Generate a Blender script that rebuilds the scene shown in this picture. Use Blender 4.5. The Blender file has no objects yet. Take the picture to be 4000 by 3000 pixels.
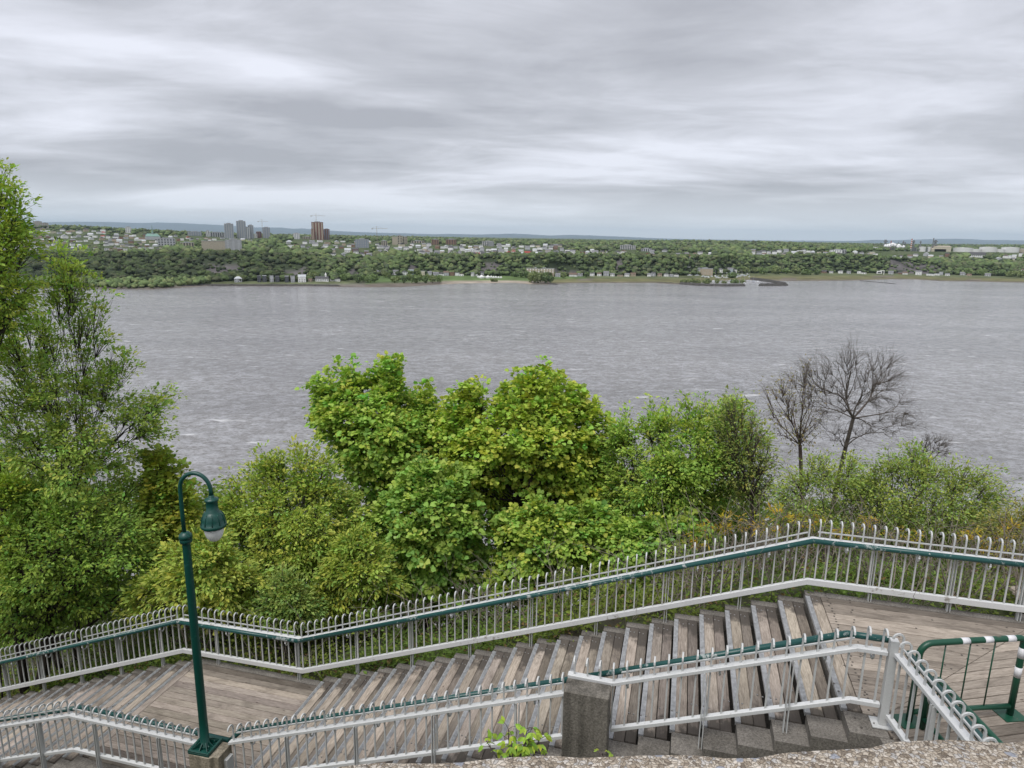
import bpy, bmesh, math, random
import numpy as np
from mathutils import Matrix, Vector

# ------------------------------------------------------------------ scene, camera, sky, sun, exposure
scene = bpy.context.scene
rng = np.random.default_rng(7)
random.seed(7)
COL = scene.collection

F, PIT, ROL = 2635.0, math.radians(12.3), math.radians(0.844)   # focal length for a 4000 px wide picture
cam_data = bpy.data.cameras.new('camera')
cam_data.sensor_width = 36.0
cam_data.lens = 36.0 * F / 4000.0
cam_data.clip_start = 0.1
cam_data.clip_end = 200000.0
cam = bpy.data.objects.new('camera', cam_data)
COL.objects.link(cam)
cam.matrix_world = Matrix.Rotation(math.pi / 2 - PIT, 4, 'X') @ Matrix.Rotation(ROL, 4, 'Z')
scene.camera = cam

SUN_EL, SUN_AZ = 62.0, 215.0     # degrees; azimuth from +Y towards +X
world = bpy.data.worlds.new('World')
scene.world = world
world.use_nodes = True
wt = world.node_tree
wt.nodes.clear()


def wn(kind, **kw):
    n = wt.nodes.new(kind)
    for k, v in kw.items():
        setattr(n, k, v)
    return n


def wmath(op, a, b=None, clamp=False):
    n = wn('ShaderNodeMath', operation=op, use_clamp=clamp)
    for i, v in enumerate((a, b)):
        if v is None:
            continue
        if isinstance(v, (int, float)):
            n.inputs[i].default_value = v
        else:
            wt.links.new(v, n.inputs[i])
    return n.outputs[0]


sky = wn('ShaderNodeTexSky', sky_type='NISHITA')
sky.sun_disc = False
sky.sun_elevation = math.radians(SUN_EL)
sky.sun_rotation = math.radians(SUN_AZ)
tc = wn('ShaderNodeTexCoord')
sep = wn('ShaderNodeSeparateXYZ')
wt.links.new(tc.outputs['Generated'], sep.inputs[0])
zz = wmath('ADD', wmath('ABSOLUTE', sep.outputs['Z']), 0.095)
comb = wn('ShaderNodeCombineXYZ')          # the cloud deck: a flat ceiling seen in perspective
wt.links.new(wmath('DIVIDE', sep.outputs['X'], zz), comb.inputs[0])
wt.links.new(wmath('DIVIDE', sep.outputs['Y'], zz), comb.inputs[1])
cn = []
for sc, det, ro, off, st in ((0.55, 8.0, 0.52, (13.4, 5.2, 0), (0.62, 1.0, 1)), (1.9, 8.0, 0.62, (11.0, 2.0, 4), (0.62, 1.0, 1))):
    mp = wn('ShaderNodeMapping')
    mp.inputs['Location'].default_value = off
    mp.inputs['Scale'].default_value = st
    mp.inputs['Rotation'].default_value = (0, 0, math.radians(-7))
    wt.links.new(comb.outputs[0], mp.inputs[0])
    nz = wn('ShaderNodeTexNoise')
    nz.inputs['Scale'].default_value = sc
    nz.inputs['Detail'].default_value = det
    nz.inputs['Roughness'].default_value = ro
    nz.inputs['Distortion'].default_value = 0.55
    wt.links.new(mp.outputs[0], nz.inputs['Vector'])
    cn.append(nz.outputs['Fac'])
cl = wmath('ADD', wmath('MULTIPLY', cn[0], 0.75), wmath('MULTIPLY', cn[1], 0.25))
ramp = wn('ShaderNodeValToRGB')
el = ramp.color_ramp.elements
el[0].position, el[0].color = 0.395, (0.285, 0.290, 0.318, 1)
el[1].position, el[1].color = 0.605, (0.562, 0.574, 0.632, 1)
e = el.new(0.485)
e.color = (0.38, 0.387, 0.422, 1)
wt.links.new(cl, ramp.inputs[0])
bg1 = wn('ShaderNodeBackground')
wt.links.new(sky.outputs[0], bg1.inputs[0])
bg1.inputs[1].default_value = 0.06
bg2 = wn('ShaderNodeBackground')
hz = wn('ShaderNodeMapRange')          # the deck thins to a paler strip all round the horizon
hz.inputs['From Min'].default_value = 0.0
hz.inputs['From Max'].default_value = 0.075
hz.inputs['To Min'].default_value = 0.85
hz.inputs['To Max'].default_value = 0.0
wt.links.new(wmath('ABSOLUTE', sep.outputs['Z']), hz.inputs['Value'])
hm = wn('ShaderNodeMix', data_type='RGBA')
wt.links.new(hz.outputs[0], hm.inputs[0])
wt.links.new(ramp.outputs[0], hm.inputs[6])
hm.inputs[7].default_value = (0.66, 0.69, 0.735, 1)
wt.links.new(hm.outputs[2], bg2.inputs[0])
bg2.inputs[1].default_value = 1.0
mx = wn('ShaderNodeMixShader')
mx.inputs[0].default_value = 0.93
wt.links.new(bg1.outputs[0], mx.inputs[1])
wt.links.new(bg2.outputs[0], mx.inputs[2])
wo = wn('ShaderNodeOutputWorld')
wt.links.new(mx.outputs[0], wo.inputs[0])

sun_d = bpy.data.lights.new('sun', 'SUN')
sun_d.energy = 1.5
sun_d.angle = math.radians(35)
sun_d.color = (1.0, 0.97, 0.93)
sun = bpy.data.objects.new('sun', sun_d)
COL.objects.link(sun)
sd = Vector((math.sin(math.radians(SUN_AZ)) * math.cos(math.radians(SUN_EL)),
             math.cos(math.radians(SUN_AZ)) * math.cos(math.radians(SUN_EL)), math.sin(math.radians(SUN_EL))))
sun.rotation_euler = sd.to_track_quat('Z', 'Y').to_euler()

vs = scene.view_settings
vs.view_transform = 'Standard'
vs.look = 'None'
vs.exposure = 0.72
vs.gamma = 1.0
vs.use_curve_mapping = False
scene.render.engine = 'CYCLES'
cy = scene.cycles
cy.use_denoising = True
cy.max_bounces = 6
cy.diffuse_bounces = 3
cy.glossy_bounces = 2
cy.transmission_bounces = 3
cy.transparent_max_bounces = 6
cy.volume_bounces = 0

# ------------------------------------------------------------------ picture <-> place geometry
cP, sP, cR, sR = math.cos(PIT), math.sin(PIT), math.cos(ROL), math.sin(ROL)


def ray(px, py):
    a, b = px - 2000.0, py - 1500.0
    u, v = a * cR + b * sR, -a * sR + b * cR
    return np.array([u, F * cP - v * sP, -(v * cP + F * sP)])


def at_depth(px, py, Y):
    r = ray(px, py)
    return r * (Y / r[1])


TH = math.radians(14.33)
D2 = np.array([math.cos(TH), -math.sin(TH)])      # along the stairs, uphill (to the right)
W2 = np.array([math.sin(TH), math.cos(TH)])       # across the stairs, away from the viewer
O2 = np.array([-3.3759, 10.8584])
Z0, G, RI, WW = -7.9562, 0.36, 0.1345, 2.502
ZL, ZU = Z0 - RI, Z0 + 22 * RI
SL = RI / G
S_TOP, S_LAND0 = 22 * G, -2.85                    # upper landing edge, lower landing left edge


def S(s, t, z):
    q = O2 + D2 * s + W2 * t
    return Vector((q[0], q[1], z))


def to_st(x, y):
    q = np.array([x, y]) - O2
    return float(q @ D2), float(q @ W2)


def surf(s):
    """height of the walking line of the stairs (nosing line) at s"""
    if s >= S_TOP:
        return ZU
    if s >= -G:
        return Z0 + SL * s
    if s >= S_LAND0:
        return ZL
    return ZL + SL * (s - S_LAND0)


# ------------------------------------------------------------------ helpers: materials
def new_mat(name):
    m = bpy.data.materials.new(name)
    m.use_nodes = True
    t = m.node_tree
    b = t.nodes['Principled BSDF']
    return m, t, b


def node(t, kind, **kw):
    n = t.nodes.new(kind)
    for k, v in kw.items():
        setattr(n, k, v)
    return n


def noise(t, scale, detail=4.0, rough=0.5, vec=None, mapping=None, dist=0.0, coord='Object'):
    n = node(t, 'ShaderNodeTexNoise')
    n.inputs['Scale'].default_value = scale
    n.inputs['Detail'].default_value = detail
    n.inputs['Roughness'].default_value = rough
    n.inputs['Distortion'].default_value = dist
    if vec is None:
        c = node(t, 'ShaderNodeTexCoord')
        vec = c.outputs[coord]
    if mapping is not None:
        mp = node(t, 'ShaderNodeMapping')
        mp.inputs['Scale'].default_value = mapping
        t.links.new(vec, mp.inputs[0])
        vec = mp.outputs[0]
    t.links.new(vec, n.inputs['Vector'])
    return n


def rampn(t, fac, stops):
    r = node(t, 'ShaderNodeValToRGB')
    els = r.color_ramp.elements
    els[0].position, els[0].color = stops[0][0], (*stops[0][1], 1)
    els[1].position, els[1].color = stops[-1][0], (*stops[-1][1], 1)
    for p, c in stops[1:-1]:
        x = els.new(p)
        x.color = (*c, 1)
    t.links.new(fac, r.inputs[0])
    return r.outputs[0]


def mixc(t, fac, a, b, mode='MIX'):
    m = node(t, 'ShaderNodeMix', data_type='RGBA', blend_type=mode)
    for i, v in ((0, fac), (6, a), (7, b)):
        if isinstance(v, (int, float)):
            m.inputs[i].default_value = v
        elif isinstance(v, tuple):
            m.inputs[i].default_value = (*v, 1)
        else:
            t.links.new(v, m.inputs[i])
    return m.outputs[2]


def mth(t, op, a, b=None, c=None, clamp=False):
    n = node(t, 'ShaderNodeMath', operation=op, use_clamp=clamp)
    for i, v in enumerate((a, b, c)):
        if v is None:
            continue
        if isinstance(v, (int, float)):
            n.inputs[i].default_value = v
        else:
            t.links.new(v, n.inputs[i])
    return n.outputs[0]


def bump(t, b, height, strength=0.3, dist=0.02):
    n = node(t, 'ShaderNodeBump')
    n.inputs['Strength'].default_value = strength
    n.inputs['Distance'].default_value = dist
    t.links.new(height, n.inputs['Height'])
    t.links.new(n.outputs[0], b.inputs['Normal'])


def simple_mat(name, col, rough=0.6, var=0.12, scale=6.0, metal=0.0, spec=0.4, coord='Object', bmp=0.0):
    m, t, b = new_mat(name)
    n = noise(t, scale, 5.0, 0.6, coord=coord)
    lo = tuple(max(0, c * (1 - var * 1.6)) for c in col)
    hi = tuple(min(1, c * (1 + var)) for c in col)
    t.links.new(rampn(t, n.outputs['Fac'], [(0.3, lo), (0.7, hi)]), b.inputs['Base Color'])
    b.inputs['Roughness'].default_value = rough
    b.inputs['Metallic'].default_value = metal
    b.inputs['Specular IOR Level'].default_value = spec
    if bmp:
        bump(t, b, n.outputs['Fac'], bmp, 0.02)
    return m


def leaf_mat(name, trans=0.35):
    m, t, b = new_mat(name)
    a = node(t, 'ShaderNodeAttribute', attribute_name='tint')
    b.inputs['Roughness'].default_value = 0.55
    b.inputs['Specular IOR Level'].default_value = 0.25
    t.links.new(a.outputs['Color'], b.inputs['Base Color'])
    tr = node(t, 'ShaderNodeBsdfTranslucent')
    tcol = mixc(t, 1.0, a.outputs['Color'], (1.0, 1.15, 0.55), 'MULTIPLY')
    t.links.new(tcol, tr.inputs[0])
    ms = node(t, 'ShaderNodeMixShader')
    ms.inputs[0].default_value = trans
    t.links.new(b.outputs[0], ms.inputs[1])
    t.links.new(tr.outputs[0], ms.inputs[2])
    t.links.new(ms.outputs[0], t.nodes['Material Output'].inputs['Surface'])
    return m


def tint_mat(name, rough=0.9, nscale=0.05, namt=0.5, bmp=0.0):
    """colour from the per-vertex 'tint' attribute with noise over it"""
    m, t, b = new_mat(name)
    a = node(t, 'ShaderNodeAttribute', attribute_name='tint')
    n = noise(t, nscale, 6.0, 0.65)
    f = rampn(t, n.outputs['Fac'], [(0.3, (1 - namt,) * 3), (0.7, (1 + namt * 0.6,) * 3)])
    t.links.new(mixc(t, 1.0, a.outputs['Color'], f, 'MULTIPLY'), b.inputs['Base Color'])
    b.inputs['Roughness'].default_value = rough
    b.inputs['Specular IOR Level'].default_value = 0.15
    if bmp:
        bump(t, b, n.outputs['Fac'], bmp, 2.0)
    return m


# ------------------------------------------------------------------ helpers: meshes and objects
def mesh_np(name, verts, loops, sizes, tint=None, smooth=False):
    """verts (n,3), loops flat vertex indices, sizes: loop count of each face"""
    me = bpy.data.meshes.new(name)
    verts = np.ascontiguousarray(verts, dtype=np.float32)
    loops = np.ascontiguousarray(loops, dtype=np.int32).ravel()
    sizes = np.ascontiguousarray(sizes, dtype=np.int32)
    me.vertices.add(len(verts))
    me.vertices.foreach_set('co', verts.ravel())
    me.loops.add(len(loops))
    me.loops.foreach_set('vertex_index', loops)
    me.polygons.add(len(sizes))
    me.polygons.foreach_set('loop_start', np.concatenate(([0], np.cumsum(sizes)[:-1])).astype(np.int32))
    me.polygons.foreach_set('use_smooth', np.full(len(sizes), smooth, dtype=bool))
    if tint is not None:
        a = me.attributes.new('tint', 'FLOAT_COLOR', 'POINT')
        c = np.ones((len(verts), 4), dtype=np.float32)
        c[:, :3] = tint
        a.data.foreach_set('color', c.ravel())
    me.update(calc_edges=True)
    return me


class MB:
    """collects simple solids into one mesh"""

    def __init__(self):
        self.v, self.f = [], []

    def add(self, vs, fs):
        o = len(self.v)
        self.v += [tuple(p) for p in vs]
        self.f += [tuple(i + o for i in f) for f in fs]
        return self

    def box(self, x0, x1, y0, y1, z0, z1):
        return self.add([(x0, y0, z0), (x1, y0, z0), (x1, y1, z0), (x0, y1, z0), (x0, y0, z1), (x1, y0, z1), (x1, y1, z1), (x0, y1, z1)],
                        [(0, 3, 2, 1), (4, 5, 6, 7), (0, 1, 5, 4), (1, 2, 6, 5), (2, 3, 7, 6), (3, 0, 4, 7)])

    def hexa(self, p):
        """8 points: bottom 4 then top 4, both anticlockwise from above"""
        return self.add(p, [(0, 3, 2, 1), (4, 5, 6, 7), (0, 1, 5, 4), (1, 2, 6, 5), (2, 3, 7, 6), (3, 0, 4, 7)])

    def rect_sweep(self, pts, nrm, w, h):
        """upright w x h rectangle swept along pts; nrm = sideways unit vector at each point"""
        ring, n = [], len(pts)
        for p, q in zip(pts, nrm):
            for a, b in ((-w / 2, -h / 2), (w / 2, -h / 2), (w / 2, h / 2), (-w / 2, h / 2)):
                ring.append((p[0] + q[0] * a, p[1] + q[1] * a, p[2] + b))
        fs = [(3, 2, 1, 0), tuple(range(4 * (n - 1), 4 * n))]
        for i in range(n - 1):
            for k in range(4):
                a, b = i * 4 + k, i * 4 + (k + 1) % 4
                fs.append((a, b, b + 4, a + 4))
        return self.add(ring, fs)

    def tube(self, pts, rad, seg=8, cap=True):
        pts = [Vector(p) for p in pts]
        n = len(pts)
        rads = rad if isinstance(rad, (list, tuple)) else [rad] * n
        up = None
        ring = []
        for i in range(n):
            d = (pts[min(i + 1, n - 1)] - pts[max(i - 1, 0)]).normalized()
            if up is None:
                up = d.orthogonal().normalized()
            up = (up - d * up.dot(d)).normalized()
            sd_ = d.cross(up)
            for k in range(seg):
                a = 2 * math.pi * k / seg
                ring.append(pts[i] + (up * math.cos(a) + sd_ * math.sin(a)) * rads[i])
        fs = []
        for i in range(n - 1):
            for k in range(seg):
                a, b = i * seg + k, i * seg + (k + 1) % seg
                fs.append((a, b, b + seg, a + seg))
        if cap:
            fs.append(tuple(reversed(range(seg))))
            fs.append(tuple(range((n - 1) * seg, n * seg)))
        return self.add(ring, fs)

    def lathe(self, prof, seg=20, cx=0.0, cy_=0.0):
        ring = []
        for r, z in prof:
            for k in range(seg):
                a = 2 * math.pi * k / seg
                ring.append((cx + r * math.cos(a), cy_ + r * math.sin(a), z))
        fs = []
        for i in range(len(prof) - 1):
            for k in range(seg):
                a, b = i * seg + k, i * seg + (k + 1) % seg
                fs.append((a, b, b + seg, a + seg))
        fs.append(tuple(reversed(range(seg))))
        fs.append(tuple(range((len(prof) - 1) * seg, len(prof) * seg)))
        return self.add(ring, fs)

    def mesh(self, name, mat=None, smooth=False, bevel=0.0, seg=1):
        me = bpy.data.meshes.new(name)
        me.from_pydata(self.v, [], self.f)
        if bevel:
            bm = bmesh.new()
            bm.from_mesh(me)
            ed = [e for e in bm.edges if len(e.link_faces) == 2 and e.calc_face_angle(0) > 0.6]
            bmesh.ops.bevel(bm, geom=ed, offset=bevel, segments=seg, affect='EDGES', clamp_overlap=True)
            bm.to_mesh(me)
            bm.free()
        if smooth:
            me.polygons.foreach_set('use_smooth', [True] * len(me.polygons))
        if mat:
            me.materials.append(mat)
        me.update()
        return me


def link(name, me, loc=(0, 0, 0), rotz=0.0, parent=None, mat=None):
    o = bpy.data.objects.new(name, me)
    COL.objects.link(o)
    o.location = Vector(loc)
    o.rotation_euler = (0, 0, rotz)
    if parent is not None:
        # parents are never rotated nor scaled unless stated: keep world placement
        o.parent = parent
        wl = Vector((0, 0, 0))
        p = parent
        while p is not None:
            wl = p.location + wl
            p = p.parent
        o.location = Vector(loc) - wl
    if mat is not None and me is not None and not me.materials:
        me.materials.append(mat)
    return o


def tag(o, label=None, cat=None, group=None, kind=None):
    if label:
        o['label'] = label
    if cat:
        o['category'] = cat
    if group:
        o['group'] = group
    if kind:
        o['kind'] = kind
    return o


def thing(name, label, cat, loc, group=None):
    return tag(link(name, None, loc), label, cat, group)


ONES = ['', 'first', 'second', 'third', 'fourth', 'fifth', 'sixth', 'seventh', 'eighth', 'ninth', 'tenth', 'eleventh', 'twelfth',
        'thirteenth', 'fourteenth', 'fifteenth', 'sixteenth', 'seventeenth', 'eighteenth', 'nineteenth']
TENS = {2: 'twent', 3: 'thirt', 4: 'fort', 5: 'fift', 6: 'sixt', 7: 'sevent', 8: 'eight', 9: 'ninet'}


def ordinal(n):
    if n < 20:
        return ONES[n]
    if n >= 100:
        return 'hundredth' if n == 100 else 'hundred-and-' + ordinal(n - 100)
    a, b = divmod(n, 10)
    return TENS[a] + ('ieth' if b == 0 else 'y-' + ONES[b])


# ------------------------------------------------------------------ far land: profile of the far bank by picture column
RIVER = -82.0
KC = F / cP


def kslope(c, row):
    r = ray(c, row)
    return -r[2] / r[1]


def horizon(c):
    return 926 + 0.0147 * (c - 2000)


SHORE = [(-2500, 1130), (0, 1120), (400, 1128), (560, 1131), (700, 1122), (800, 1116), (1000, 1118), (1200, 1118), (1400, 1122), (1560, 1121), (1700, 1112),
         (1800, 1107), (2000, 1104), (2080, 1110), (2150, 1111), (2230, 1106), (2400, 1105), (2560, 1105), (2650, 1110), (2720, 1109), (2800, 1098),
         (2950, 1094), (3100, 1098), (3350, 1096), (3500, 1091), (3600, 1092), (3700, 1098), (3850, 1100), (4000, 1104), (7000, 1130)]
BASE = [(-2500, 1098), (0, 1096), (400, 1100), (560, 1106), (700, 1103), (900, 1101), (1200, 1101), (1350, 1097), (1480, 1078), (1600, 1076), (1800, 1077), (1900, 1078),
        (2150, 1080), (2300, 1078), (2600, 1078), (2800, 1074), (2900, 1068), (3200, 1066), (3500, 1068), (3700, 1073), (3900, 1078), (4000, 1080), (7000, 1100)]
TOP = [(-2500, 1005), (0, 1000), (400, 1000), (600, 995), (800, 990), (1000, 992), (1150, 1005), (1350, 1020), (1500, 1012), (1650, 1006), (1850, 1004), (2050, 1004),
       (2200, 1004), (2400, 1004), (2600, 1008), (2800, 1012), (3000, 1008), (3200, 1004), (3400, 1006), (3600, 1024), (3700, 1038), (3850, 1042), (4000, 1044), (7000, 1050)]
# ground rows of the upland at given depths (m)
UPL_Y = [1700, 2100, 2700, 3400, 5000, 9000]
UPL = {-2500: (980, 940, 910, 905, 900, 900), 0: (966, 925, 893, 890, 902, 905), 300: (968, 930, 895, 890, 904, 906), 600: (972, 940, 912, 905, 910, 912),
       900: (968, 945, 930, 922, 918, 916), 1300: (978, 955, 938, 930, 924, 922), 1700: (980, 962, 948, 940, 932, 928), 2100: (985, 972, 958, 950, 942, 936),
       2400: (990, 978, 966, 950, 944, 940), 2700: (994, 982, 968, 946, 946, 944), 3000: (992, 982, 968, 952, 950, 948), 3300: (990, 980, 970, 966, 956, 952),
       3600: (1000, 990, 982, 975, 962, 956), 4000: (1010, 996, 986, 978, 964, 958), 7000: (1040, 1030, 1020, 1015, 1008, 1003)}
UC = sorted(UPL)


def ip(tab, c):
    return float(np.interp(c, [a for a, _ in tab], [b for _, b in tab]))


PROF = {}


def profile(c):
    key = round(c)
    if key in PROF:
        return PROF[key]
    c = float(key)
    ys = -RIVER / kslope(c, ip(SHORE, c))
    yb = max(77.0 / kslope(c, ip(BASE, c)), ys + 12)
    yt = yb + 62 + 25 * math.sin(c * 0.011) + 14 * math.sin(c * 0.037 + 1)
    if 1150 < c < 1450:
        yt += 60 * math.sin((c - 1150) / 300 * math.pi)
    yt = max(yt, 1390)
    zt = -kslope(c, ip(TOP, c)) * yt
    Y = [ys - 120, ys - 8, ys, ys + (yb - ys) * 0.5, yb]
    Z = [RIVER - 5, RIVER - 0.4, RIVER + 0.15, RIVER + 1.6, -77.0]
    for u, v in ((0.1, 0.05), (0.3, 0.33), (0.55, 0.66), (0.8, 0.9), (1.0, 1.0)):
        Y.append(yb + 4 + (yt - yb - 4) * u)
        Z.append(-77 + (zt + 77) * v)
    ky = max(yt + 40, 1480)
    for i, yy in enumerate(UPL_Y):
        rr = float(np.interp(c, UC, [UPL[q][i] for q in UC]))
        if yy <= ky:
            continue
        Y.append(yy)
        Z.append(-kslope(c, rr) * yy)
    for yy, z in ((14000, -32), (25000, -34), (40000, -36), (54000, -40)):
        Y.append(yy)
        Z.append(z)
    PROF[key] = (np.array(Y), np.array(Z))
    return PROF[key]


def ground(c, Y):
    a, b = profile(c)
    return float(np.interp(Y, a, b))


YS = np.concatenate((np.linspace(1050, 2000, 480), np.geomspace(2002, 12000, 300)))


def ground_hit(c, row):
    """the first point of the far land seen at a picture position"""
    r = ray(c, row)
    a, b = profile(c)
    zg = np.interp(YS, a, b)
    zr = r[2] / r[1] * YS
    ok = np.nonzero(zr <= zg)[0]
    if len(ok) == 0:
        return None
    Y = YS[ok[0]]
    return np.array([r[0] / r[1] * Y, Y, zg[ok[0]]])


def noise2(x, y, s=0.0):
    return (np.sin(x * 1.7 + s) * np.cos(y * 1.3 - s * 2) + np.sin(x * 3.1 - y * 2.3 + s) * 0.5 + np.cos(y * 4.7 + x * 0.9 + s * 3) * 0.3) / 1.8


ROCK = [(780, 930, 0.2, 0.55), (1100, 1210, 0.15, 0.5), (1590, 1640, 0.1, 0.5), (1880, 1940, 0.1, 0.7), (2140, 2270, 0.05, 0.4),
        (2412, 2426, 0.05, 0.8), (3480, 3680, 0.05, 0.85), (1345, 1390, 0.2, 0.5)]

cols = np.concatenate((np.arange(-2500, -300, 200), np.arange(-300, 4300, 12), np.arange(4300, 7001, 200)))
fr = np.concatenate(([0], [1], [2], [2.5], [3], [3.33, 3.66], [4], np.arange(4.5, 9.01, 0.5), np.arange(9.34, 15.9, 0.33), [16, 17, 18]))
V, T = [], []
nrow = 34
for c in cols:
    a, b = profile(c)
    na = len(a)
    idx = np.concatenate((np.linspace(0, 9, 19), np.linspace(9, na - 4, 11)[1:], [na - 3, na - 2, na - 1]))
    Yv = np.interp(idx, np.arange(na), a)
    Zv = np.interp(idx, np.arange(na), b)
    for j, (yy, z) in enumerate(zip(Yv, Zv)):
        x = (c - 2008) / KC * yy
        k = idx[j]
        if 4.5 < k < 8.9:
            z += 2.4 * noise2(x * 0.05, yy * 0.05 + z * 0.1)
        if k >= 9.5 and yy < 9000:
            z += 1.2 * noise2(x * 0.02, yy * 0.012)
        V.append((x, yy, z))
        u = (k - 4) / 5
        nn = noise2(x * 0.02, yy * 0.05) * 0.5 + 0.5
        if k < 2:
            col = (0.10, 0.085, 0.06)
        elif k <= 3.3:      # foreshore: mud, sand, marsh grass
            mud, sand, marsh, lawn = (0.17, 0.145, 0.12), (0.42, 0.36, 0.29), (0.17, 0.165, 0.08), (0.12, 0.185, 0.065)
            if c < 1420:
                col = (0.17, 0.15, 0.13) if k < 2.6 else (0.16, 0.16, 0.12)
            elif c < 1720:
                col = mud if k < 2.7 else lawn
            elif c < 2080:
                col = sand if k < 2.75 else lawn
            elif c < 2160:
                col = mud
            else:
                col = mud if (k < 2.4 or nn < 0.25) else marsh
        elif k <= 4.05:
            col = (0.12, 0.18, 0.065) if 1450 < c < 2300 else (0.13, 0.15, 0.075)
        elif k <= 9:
            col = (0.045, 0.06, 0.03)
            for r0, r1, u0, u1 in ROCK:
                if r0 - 30 * nn < c < r1 + 30 * nn and u0 < u + 0.3 * (nn - 0.5) < u1 and noise2(c * 0.06, u * 9) > -0.45:
                    col = (0.125, 0.115, 0.115)
        else:
            col = (0.075, 0.10, 0.04) if nn > 0.4 else (0.10, 0.12, 0.055)
        T.append(col)
nrow = len(V) // len(cols)
V, T = np.array(V), np.array(T)
ii, jj = np.meshgrid(np.arange(len(cols) - 1), np.arange(nrow - 1), indexing='ij')
q = (ii * nrow + jj).ravel()
FQ = np.stack((q, q + nrow, q + nrow + 1, q + 1), 1)
M_far = tint_mat('far_ground', 0.95, 0.03, 0.45)
o = link('far_bank_terrain', mesh_np('far_bank_terrain', V, FQ, np.full(len(FQ), 4), T, True), mat=M_far)
tag(o, 'far bank of the river with foreshore, wooded cliff and upland', kind='structure')

# blue hills on the horizon
HT = [(-2500, 880), (-300, 872), (0, 870), (200, 868), (300, 866), (416, 867), (560, 871), (620, 869), (700, 871), (780, 875), (900, 881), (1000, 888), (1100, 889), (1150, 894),
      (1180, 892), (1300, 902), (1450, 908), (1600, 912), (1700, 915), (1750, 913), (1850, 916), (1950, 914), (2000, 912), (2060, 915), (2150, 920), (2230, 917), (2400, 923),
      (2550, 930), (2700, 934), (3000, 939), (3250, 941), (3330, 941), (3420, 937), (3500, 938), (3600, 935), (3730, 932), (3850, 937), (3950, 938), (4100, 940), (4600, 930), (7000, 985)]
hc = np.concatenate((np.arange(-2500, -200, 100), np.arange(-200, 4200, 16), np.arange(4200, 7001, 100)))
V = []
for c in hc:
    for yy, f_ in ((36000, 0.0), (39000, 0.35), (42000, 0.75), (45000, 1.0), (52000, 0.6)):
        z1 = -kslope(c, ip(HT, c)) * 45000
        z1 += 9 * noise2(c * 0.03, 3)
        z = -60 + (z1 + 60) * f_ + (14 * noise2(c * 0.02, yy * 0.001) if 0 < f_ < 1 else 0)
        V.append(((c - 2008) / KC * yy, yy, z))
ii, jj = np.meshgrid(np.arange(len(hc) - 1), np.arange(4), indexing='ij')
q = (ii * 5 + jj).ravel()
FQ = np.stack((q, q + 5, q + 6, q + 1), 1)
M_hill = simple_mat('hill_forest', (0.03, 0.05, 0.06), 1.0, 0.3, 0.0008)  # forest green shifted to blue, some distance haze put into the colour
o = link('far_hills', mesh_np('far_hills', np.array(V), FQ, np.full(len(FQ), 4), None, True), mat=M_hill)
tag(o, 'low blue hills along the horizon', kind='structure')

# ------------------------------------------------------------------ the river
M_wat, t, b = new_mat('river_water')
co = node(t, 'ShaderNodeTexCoord').outputs['Object']
w1 = noise(t, 0.20, 7.0, 0.62, co, (0.8, 1.0, 1.0), 0.4)
w2 = noise(t, 0.8, 5.0, 0.6, co, (0.75, 1.0, 1.0), 0.3)
w3 = noise(t, 0.009, 5.0, 0.55, co, (0.5, 1.6, 1.0), 0.6)
hsum = mth(t, 'ADD', mth(t, 'MULTIPLY', w1.outputs['Fac'], 1.0), mth(t, 'MULTIPLY', w2.outputs['Fac'], 0.5))
bp = node(t, 'ShaderNodeBump')
bp.inputs['Strength'].default_value = 0.8
bp.inputs['Distance'].default_value = 1.1
t.links.new(hsum, bp.inputs['Height'])
t.links.new(bp.outputs[0], b.inputs['Normal'])
body = rampn(t, w3.outputs['Fac'], [(0.33, (0.265, 0.266, 0.278)), (0.67, (0.36, 0.362, 0.376))])
crest = rampn(t, w1.outputs['Fac'], [(0.40, (0.74, 0.72, 0.69)), (0.62, (1.10, 1.10, 1.10))])
body = mixc(t, 1.0, body, crest, 'MULTIPLY')
cr2 = rampn(t, w2.outputs['Fac'], [(0.36, (0.70, 0.68, 0.65)), (0.58, (1.12, 1.12, 1.13))])
body = mixc(t, 1.0, body, cr2, 'MULTIPLY')
f1 = noise(t, 0.085, 5.0, 0.55, co, (0.5, 1.6, 1.0), 0.3)      # short streaks of foam
f2 = noise(t, 0.5, 4.0, 0.6, co, (0.5, 1.3, 1.0), 0.5)
foam = rampn(t, mth(t, 'ADD', mth(t, 'MULTIPLY', f1.outputs['Fac'], 0.8), mth(t, 'MULTIPLY', f2.outputs['Fac'], 0.2)), [(0.618, (0, 0, 0)), (0.682, (0.75, 0.75, 0.75))])
t.links.new(mixc(t, foam, body, (0.72, 0.72, 0.73)), b.inputs['Base Color'])
b.inputs['Roughness'].default_value = 0.16
b.inputs['Specular IOR Level'].default_value = 0.45
mw = MB().add([(-9000, -200, RIVER), (9000, -200, RIVER), (9000, 2300, RIVER), (-9000, 2300, RIVER)], [(0, 1, 2, 3)])
o = link('river', mw.mesh('river', M_wat))
tag(o, 'wide grey river with wind waves and whitecaps', kind='structure')

# ------------------------------------------------------------------ near slope (cliff side) and ground under the stairs
def near_ground(s, t):
    base = surf(max(min(s, 14.0), -14.0)) if s > -14 else surf(-14.0)
    if t >= 0.1:
        d = t - 0.1
        z = base - 0.22 - 0.28 * min(d, 2.0) - 0.62 * max(0.0, d - 2.0)
        z += 0.12 * math.sin(s * 1.7 + t * 0.8) + 0.10 * math.sin(s * 3.3 - t * 2.1)
        return max(z, RIVER - 4)
    if t > -2.8:
        return base - 0.75
    u = min(1.0, (-2.8 - t) / 4.0)
    return (base - 0.75) * (1 - u) + max(-3.6, base - 0.4) * u + 0.06 * math.sin(s * 4.1 + t * 3)


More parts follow.
